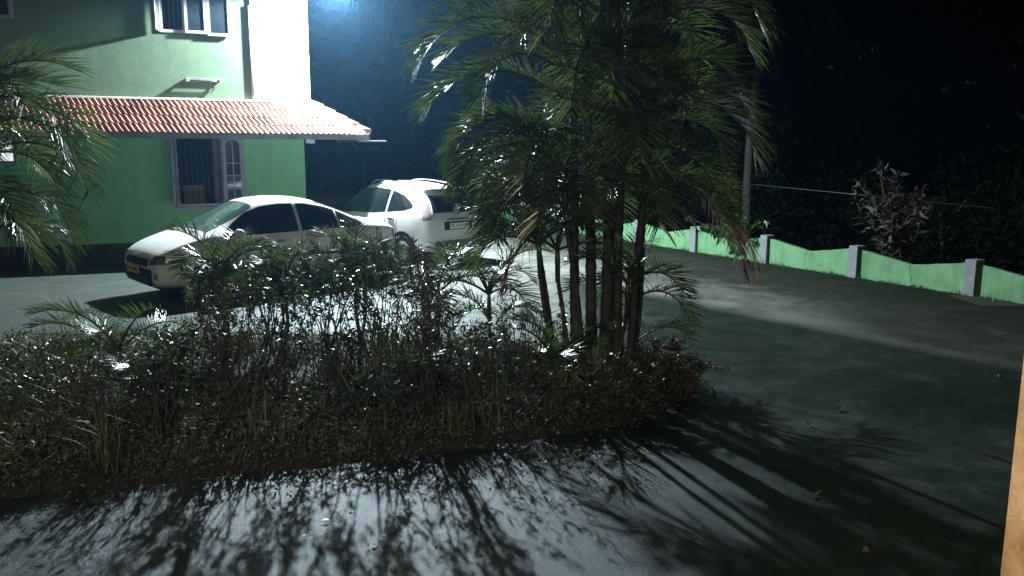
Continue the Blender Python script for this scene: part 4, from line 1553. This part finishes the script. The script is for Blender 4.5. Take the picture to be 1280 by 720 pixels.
c = np.stack([xs, ysr, 0.08 * np.clip(dist / 0.12, 0, 1) + lift], 1)
d = rng.normal(0, 0.8, (nn_, 3))
d[:, 2] = 0.05 + np.abs(d[:, 2]) * 0.6 + 0.35 * rng.random(nn_)
# spill over the front edge
nrm = rng.normal(0, 0.7, (nn_, 3)) + np.array([0, -0.3, 0.6])
V, F = leaves_np(c, d, nrm, hgt * rng.uniform(.1, .45, nn_) * np.where(tuft, 2.2, 1.0) + 0.02, (0.006 + 0.012 * rng.random(nn_)) * np.where(rng.random(nn_) < 0.12, 2.0, 1.0))
tag(raw_np('ground_cover', V, F, M['cover']), 'dark tangled ground cover filling the planted bed', 'ground cover', kind='stuff')

# wispy tall grass standing out of the bed
def tall_grass():
    rs = np.random.default_rng(41)
    tx, ty = rs.uniform(-6.0, 1.7, 900), rs.uniform(4.6, 8.6, 900)
    okk = in_poly(tx, ty, poly) & (poly_dist(tx, ty, poly) > 0.12)
    tx, ty = tx[okk][:190], ty[okk][:190]
    V, F = [], []
    for x, y in zip(tx, ty):
        hh = rs.uniform(.22, .62)
        for k in range(int(rs.integers(10, 30))):
            a_ = rs.uniform(0, 6.283)
            lean = rs.uniform(.1, .75)
            h = hh * rs.uniform(.5, 1.1)
            w = rs.uniform(.003, .007)
            b0 = np.array([x + rs.normal(0, .05), y + rs.normal(0, .05), .08])
            dr = np.array([math.cos(a_), math.sin(a_), 0.0])
            sd = np.array([-dr[1], dr[0], 0.0])
            i0 = len(V)
            for j in range(4):
                u = j / 3
                p = b0 + dr * lean * h * u ** 1.8 + np.array([0, 0, h * (u - 0.35 * lean * u * u)])
                ww = w * (1 - u) if j < 3 else 0.0004
                V.append(p - sd * ww)
                V.append(p + sd * ww)
            for j in range(3):
                F.append((i0 + 2 * j, i0 + 2 * j + 1, i0 + 2 * j + 3, i0 + 2 * j + 2))
    tag(raw_np('tall_grass', np.array(V), np.array(F), M['grass_blade']), 'wispy tall grass blades standing out of the planted bed', 'grass', kind='stuff')


M['grass_blade'] = leaf_mat('grey_olive_grass', (0.06, 0.066, 0.040), (0.15, 0.155, 0.095), 0.45, 0.25, (0.12, 0.14, 0.06), 2.0, 0.35)
tall_grass()

# yellow marker stone behind the shrubs
ms = at(680, 469, gp(680, 469).y)
bm = bmesh.new()
bx(bm, -0.075, 0.075, -0.05, 0.05, -0.02, 0.27)
for v in bm.verts:
    if v.co.z > 0.1:
        v.co.x *= 0.82
        v.co.z += 0.05 * (v.co.x / 0.06)
o = finish('marker_stone', bm, M['yellow_paint'], None, bevel=0.012)
o.location = (ms.x, ms.y, 0.1)
tag(o, 'short weathered yellow marker stone between shrubs left of tall palm', 'marker stone')

# ------------------------------------------------------------------ litter on the yard
LEAF = [(1017, 621, 0.10, 0.035, 0.1, 'frond_dry', 'pale dry leaf on the shaded yard at lower right'),
        (1048, 514, 0.10, 0.05, 0.3, 'leaf_dark', 'dark fallen leaf on the open yard right of the bed'),
        (1082, 694, 0.06, 0.04, 1.2, 'frond_dry', 'small pale dry leaf at the bottom of the picture'),
        (1010, 533, 0.05, 0.03, 2.0, 'leaf_dark', 'tiny dark leaf on the yard near the shadow edge'),
        (1246, 473, 0.05, 0.03, 0.7, 'frond_dry', 'tiny pale leaf on the yard near the porch pillar')]
for px_, py_, l, w, a_, mt, lab in LEAF:
    p = gp(px_, py_)
    n = 6
    V, F = [], []
    for i in range(n + 1):
        u = i / n
        ww = w * math.sin(math.pi * (0.06 + 0.9 * u)) * 0.5
        z = 0.008 + 0.02 * (u - 0.5) ** 2 * 4
        V += [((u - .5) * l, ww, z + 0.008), ((u - .5) * l, 0, z), ((u - .5) * l, -ww, z + 0.008)]
    for i in range(n):
        for k in range(2):
            F.append((3 * i + k, 3 * i + 3 + k, 3 * i + 4 + k, 3 * i + 1 + k))
    o = raw('fallen_leaf', V, F, M[mt])
    o.location = (p.x, p.y, 0.006)
    o.rotation_euler = (0, 0, a_)
    tag(o, lab, 'leaf', 'fallen leaves on the yard')
nl_ = 1400
lx_ = np.concatenate([rng.uniform(-6, 2.5, 900), rng.uniform(1.5, 6.5, 500)])
ly_ = np.concatenate([rng.uniform(3.6, 7.5, 900), rng.uniform(4, 15, 500)])
okl = ~in_poly(lx_, ly_, poly)
lx_, ly_ = lx_[okl], ly_[okl]
dd_ = poly_dist(lx_, ly_, poly)
keep = rng.random(len(lx_)) < np.clip(np.exp(-dd_ / 0.35) + 0.30, 0, 1)
lx_, ly_ = lx_[keep], ly_[keep]
nl_ = len(lx_)
d = rng.normal(0, 1, (nl_, 3))
d[:, 2] *= 0.12
V, F = leaves_np(np.stack([lx_, ly_, np.full(nl_, 0.018)], 1), d, rng.normal(0, .25, (nl_, 3)) + np.array([0, 0, 1.0]), rng.uniform(.02, .06, nl_), rng.uniform(.01, .025, nl_))
tag(raw_np('leaf_litter', V, F, M['leaf_brown']), 'scattered bits of dry leaf litter on the yard', 'leaf litter', kind='stuff')
p = gp(838, 436)
bm = bmesh.new()
bmesh.ops.create_icosphere(bm, subdivisions=2, radius=1)
for v in bm.verts:
    v.co = Vector((v.co.x * .11, v.co.y * .06, v.co.z * .035)) * random.uniform(.88, 1.1)
o = finish('stone', bm, M['stone'], None)
o.location = (p.x, p.y, 0.03)
tag(o, 'dark flat stone on the yard beside the tall palm', 'stone')


# ------------------------------------------------------------------ night trees beyond the yard
def tree(name, base, label, h, crown_r, crown_z, nleaf, seed, mat=None, leaf=0.16, trunk_r=0.12, blobs=9, squash=0.8):
    rs = np.random.default_rng(seed)
    root = empty(name, base, 0, label, 'tree', 'trees beyond the yard')
    bm = bmesh.new()
    top_ = Vector((rs.normal(0, .2), rs.normal(0, .2), crown_z))
    tube_bm(bm, [Vector((0, 0, -.1)), top_ * .5 + Vector((rs.normal(0, .1), rs.normal(0, .1), 0)), top_], [trunk_r, trunk_r * .75, trunk_r * .5], 8)
    cs = []
    for k in range(blobs):
        dv = rs.normal(0, 1, 3)
        dv /= np.linalg.norm(dv)
        cc = np.array([0, 0, crown_z]) + dv * crown_r * rs.uniform(.35, .8) * np.array([1, 1, squash])
        cs.append((cc, crown_r * rs.uniform(.3, .55)))
        tube_bm(bm, [top_ * .75, (top_ * .9 + Vector(cc)) * .5, Vector(cc)], [trunk_r * .35, trunk_r * .25, trunk_r * .08], 5)
    finish('trunk', bm, M['bark'], root, smooth=True)
    per = nleaf // blobs
    cen = []
    for cc, r in cs:
        dv = rs.normal(0, 1, (per, 3))
        dv /= np.linalg.norm(dv, axis=1, keepdims=True)
        cen.append(cc + dv * (r * rs.uniform(.35, 1.15, per) ** 0.6)[:, None] * np.array([1, 1, .8]))
    cen = np.concatenate(cen)
    m = len(cen)
    d = rs.normal(0, 1, (m, 3))
    d[:, 2] -= .4
    V, F = leaves_np(cen, d, rs.normal(0, 1, (m, 3)) + np.array([0, 0, .8]), leaf * rs.uniform(.6, 1.3, m), leaf * .42 * rs.uniform(.7, 1.2, m))
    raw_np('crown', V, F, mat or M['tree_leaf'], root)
    return root


TREES = [
    (905, 29.0, 8.0, 3.2, 4.6, 4600, 'dark dense tree beyond the wall just right of the tall palm'),
    (1010, 31.0, 8.0, 3.4, 4.4, 4200, 'dark tree beyond the wall above the second pillar'),
    (1180, 28.0, 8.0, 3.4, 4.6, 4600, 'dark tree beyond the wall at the right behind the pale shrub'),
    (1330, 25.0, 8.0, 3.2, 4.4, 4000, 'dark tree beyond the wall at the far right edge'),
    (1090, 40.0, 11.0, 4.6, 7.0, 4200, 'tall dark tree far beyond the wall on the right'),
    (800, 38.0, 11.0, 4.6, 6.6, 4200, 'tall dark tree behind the tall palm'),
    (690, 36.0, 7.0, 3.4, 3.6, 4000, 'dark tree behind the palm fronds left of its stems'),
    (455, 52.0, 11.0, 5.4, 4.6, 4600, 'dim blue tree behind the gap between house and palm'),
    (570, 48.0, 9.0, 4.4, 4.0, 4200, 'dim tree behind the hatchback roof'),
    (640, 26.0, 3.2, 1.4, 1.5, 2600, 'round dark bush behind the hatchback right side'),
]
for i, (px_, Y, h, cr, cz, nl, lab) in enumerate(TREES):
    p = at(px_, 250, Y)
    tree('tree' if h > 4 else 'bush', (p.x, p.y, terrain(p.x, p.y)), lab, h, cr, cz, nl, 700 + i, leaf=0.26)

# the far wood closing the view: one dark mass of leaf clumps
def wood():
    rs = np.random.default_rng(77)
    n = 26000
    az = rs.uniform(R(-62), R(62), n)
    rad = rs.uniform(52, 66, n)
    top_ = 16.5 + 1.5 * np.sin(az * 9) + 1.6 * np.sin(az * 23 + 1) + 1.2 * np.sin(az * 51)
    z = top_ * rs.uniform(0.0, 1.0, n) ** 0.9
    cen = np.stack([rad * np.sin(az), rad * np.cos(az), z], 1)
    d = rs.normal(0, 1, (n, 3))
    V, F = leaves_np(cen, d, rs.normal(0, 1, (n, 3)), rs.uniform(.9, 2.0, n), rs.uniform(.6, 1.3, n))
    tag(raw_np('woodland', V, F, M['tree_leaf']), 'black far woodland closing the view beyond yard and wall', 'woodland', kind='stuff')


wood()

# coconut trunk beyond the wall
cp = at(938, 250, 25.0)
coco = empty('coconut_palm', (cp.x, cp.y, terrain(cp.x, cp.y)), 0, 'slender coconut palm trunk rising beyond the wall right of the fronds', 'palm')
ct_ = palm_stem(coco, (0, 0, -.1), (0.35, 0.1, 9.2), 0.15, 0.10, (-0.25, 0))
ct_.data.materials[0] = plain('dark_coconut_bark', (0.03, 0.028, 0.024), 0.9, 0.4, 6)
for k in range(12):
    add_frond(coco, M['tree_leaf'], r0=0.03, L=3.2, e0=R(70 - 9 * k), bend=R(85), az=k * 2.4, n=46, ll=.8, droop=.3, base=(0.35, 0.1, 9.2), seed=800 + k, wid=.05)

# pale leaved shrub behind the wall
sp = at(1128, 300, 15.6)
shrub('broadleaf_shrub', (sp.x, sp.y, terrain(sp.x, sp.y)), 'yellowish broad leaved shrub just behind the wall beside the second pillar', 2.9, 1.05, 16, 1300, M['pale_leaf'], .20, .07, seed=901, low=.2, group=None, stem_r=.016, upright=0.1)
# creeper hanging over the wall
cpz = P3 + wdir * (bay * 2.55)
crp = shrub('creeper', (cpz.x - wnorm.x * .12, cpz.y - wnorm.y * .12, 0.2), 'dark leafy creeper hanging over the wall top left of the first pillar', 0.75, .95, 16, 900, M['creeper'], .15, .05, seed=905, low=.3, group=None, stem_r=.008, upright=-0.9)
# wire strung from the coconut trunk
w0 = at(936, 230, 24.8)
w1 = at(1070, 243, 17.6)
w2 = at(1260, 262, 17.0)
wpts = []
for a_, b_ in ((w0, w1), (w1, w2)):
    for i in range(9):
        wpts.append(a_.lerp(b_, i / 9))
wpts.append(w2)
tag(tube('cable', M['wire'], None, wpts, 0.007, 5), 'thin cable strung from the coconut trunk across the dark trees', 'cable')

# ------------------------------------------------------------------ porch of the near building
tag(box('porch_floor', M['pillar_grey'], None, -4.0, 3.0, -4.0, 1.25, 0.0, 0.55, 0.01), kind='structure')


def pillar_mat():
    q = NT('weathered_ochre_pillar_paint')
    co = q.coord()
    n = q.noise(5, 6, 0.7, co)
    c = q.ramp(n.outputs[0], [(0.36, (0.17, 0.10, 0.05)), (0.52, (0.34, 0.22, 0.115)), (0.68, (0.46, 0.33, 0.20))]).outputs[0]
    n2 = q.noise(16, 5, 0.7, co)
    sp_ = q.ramp(n2.outputs[0], [(0.62, (0, 0, 0)), (0.68, (1, 1, 1))]).outputs[0]
    q.link(q.mix(q.math('MULTIPLY', sp_, 0.5), c, (0.72, 0.62, 0.48)), q.p.inputs['Base Color'])
    q.p.inputs['Roughness'].default_value = 0.6
    q.link(q.bump(n2.outputs[0], 0.5, 0.012), q.p.inputs['Normal'])
    return q.m


e_ = at(1246, 720, 1.1)
bm = bmesh.new()
bx(bm, e_.x, e_.x + 0.24, 0.86, 1.1, 0.552, 3.3)
bmesh.ops.bevel(bm, geom=bm.edges[:], offset=0.008, segments=2, affect='EDGES')
tag(finish('porch_pillar', bm, pillar_mat()), 'warm lit ochre porch pillar at the right edge of the picture', 'pillar')
tag(box('porch_ceiling', M['white_trim'], None, -4.0, 3.0, -4.0, 1.15, 3.302, 3.42), kind='structure')
bl = empty('porch_bulb', (-0.5, -0.7, 3.3), 0, 'warm lit bulb hanging from the porch ceiling', 'lamp')
tube('holder', M['white_trim'], bl, [(0, 0, 0), (0, 0, -0.40), (0, 0, -0.48)], [0.006, 0.006, 0.022], 10)
bm = bmesh.new()
bmesh.ops.create_uvsphere(bm, u_segments=12, v_segments=8, radius=0.028, matrix=Matrix.Translation((0, 0, -0.51)))
finish('globe', bm, M['bulb'], bl, smooth=True)
pd = bpy.data.lights.new('bulb_light', 'POINT')
pd.energy = PORCH_POWER
pd.color = (1.0, 0.80, 0.54)
pd.shadow_soft_size = 0.03
po = bpy.data.objects.new('bulb_light', pd)
po.location = (0, 0, -0.58)
link(po, bl)

# ------------------------------------------------------------------ night haze
bm = bmesh.new()
bx(bm, -95, 95, -95, 95, -1.0, 22.0)
hz_ = finish('haze', bm, bpy.data.materials.new('night_haze'))
hm = hz_.data.materials[0]
hm.use_nodes = True
hm.node_tree.nodes.clear()
pv = hm.node_tree.nodes.new('ShaderNodeVolumePrincipled')
pv.inputs['Color'].default_value = (0.22, 0.50, 0.85, 1)
pv.inputs['Density'].default_value = HAZE_DENSITY
pv.inputs['Anisotropy'].default_value = 0.72
ho = hm.node_tree.nodes.new('ShaderNodeOutputMaterial')
hm.node_tree.links.new(pv.outputs[0], ho.inputs['Volume'])
tag(hz_, 'thin night haze glowing blue round the lamp', 'haze', kind='stuff')
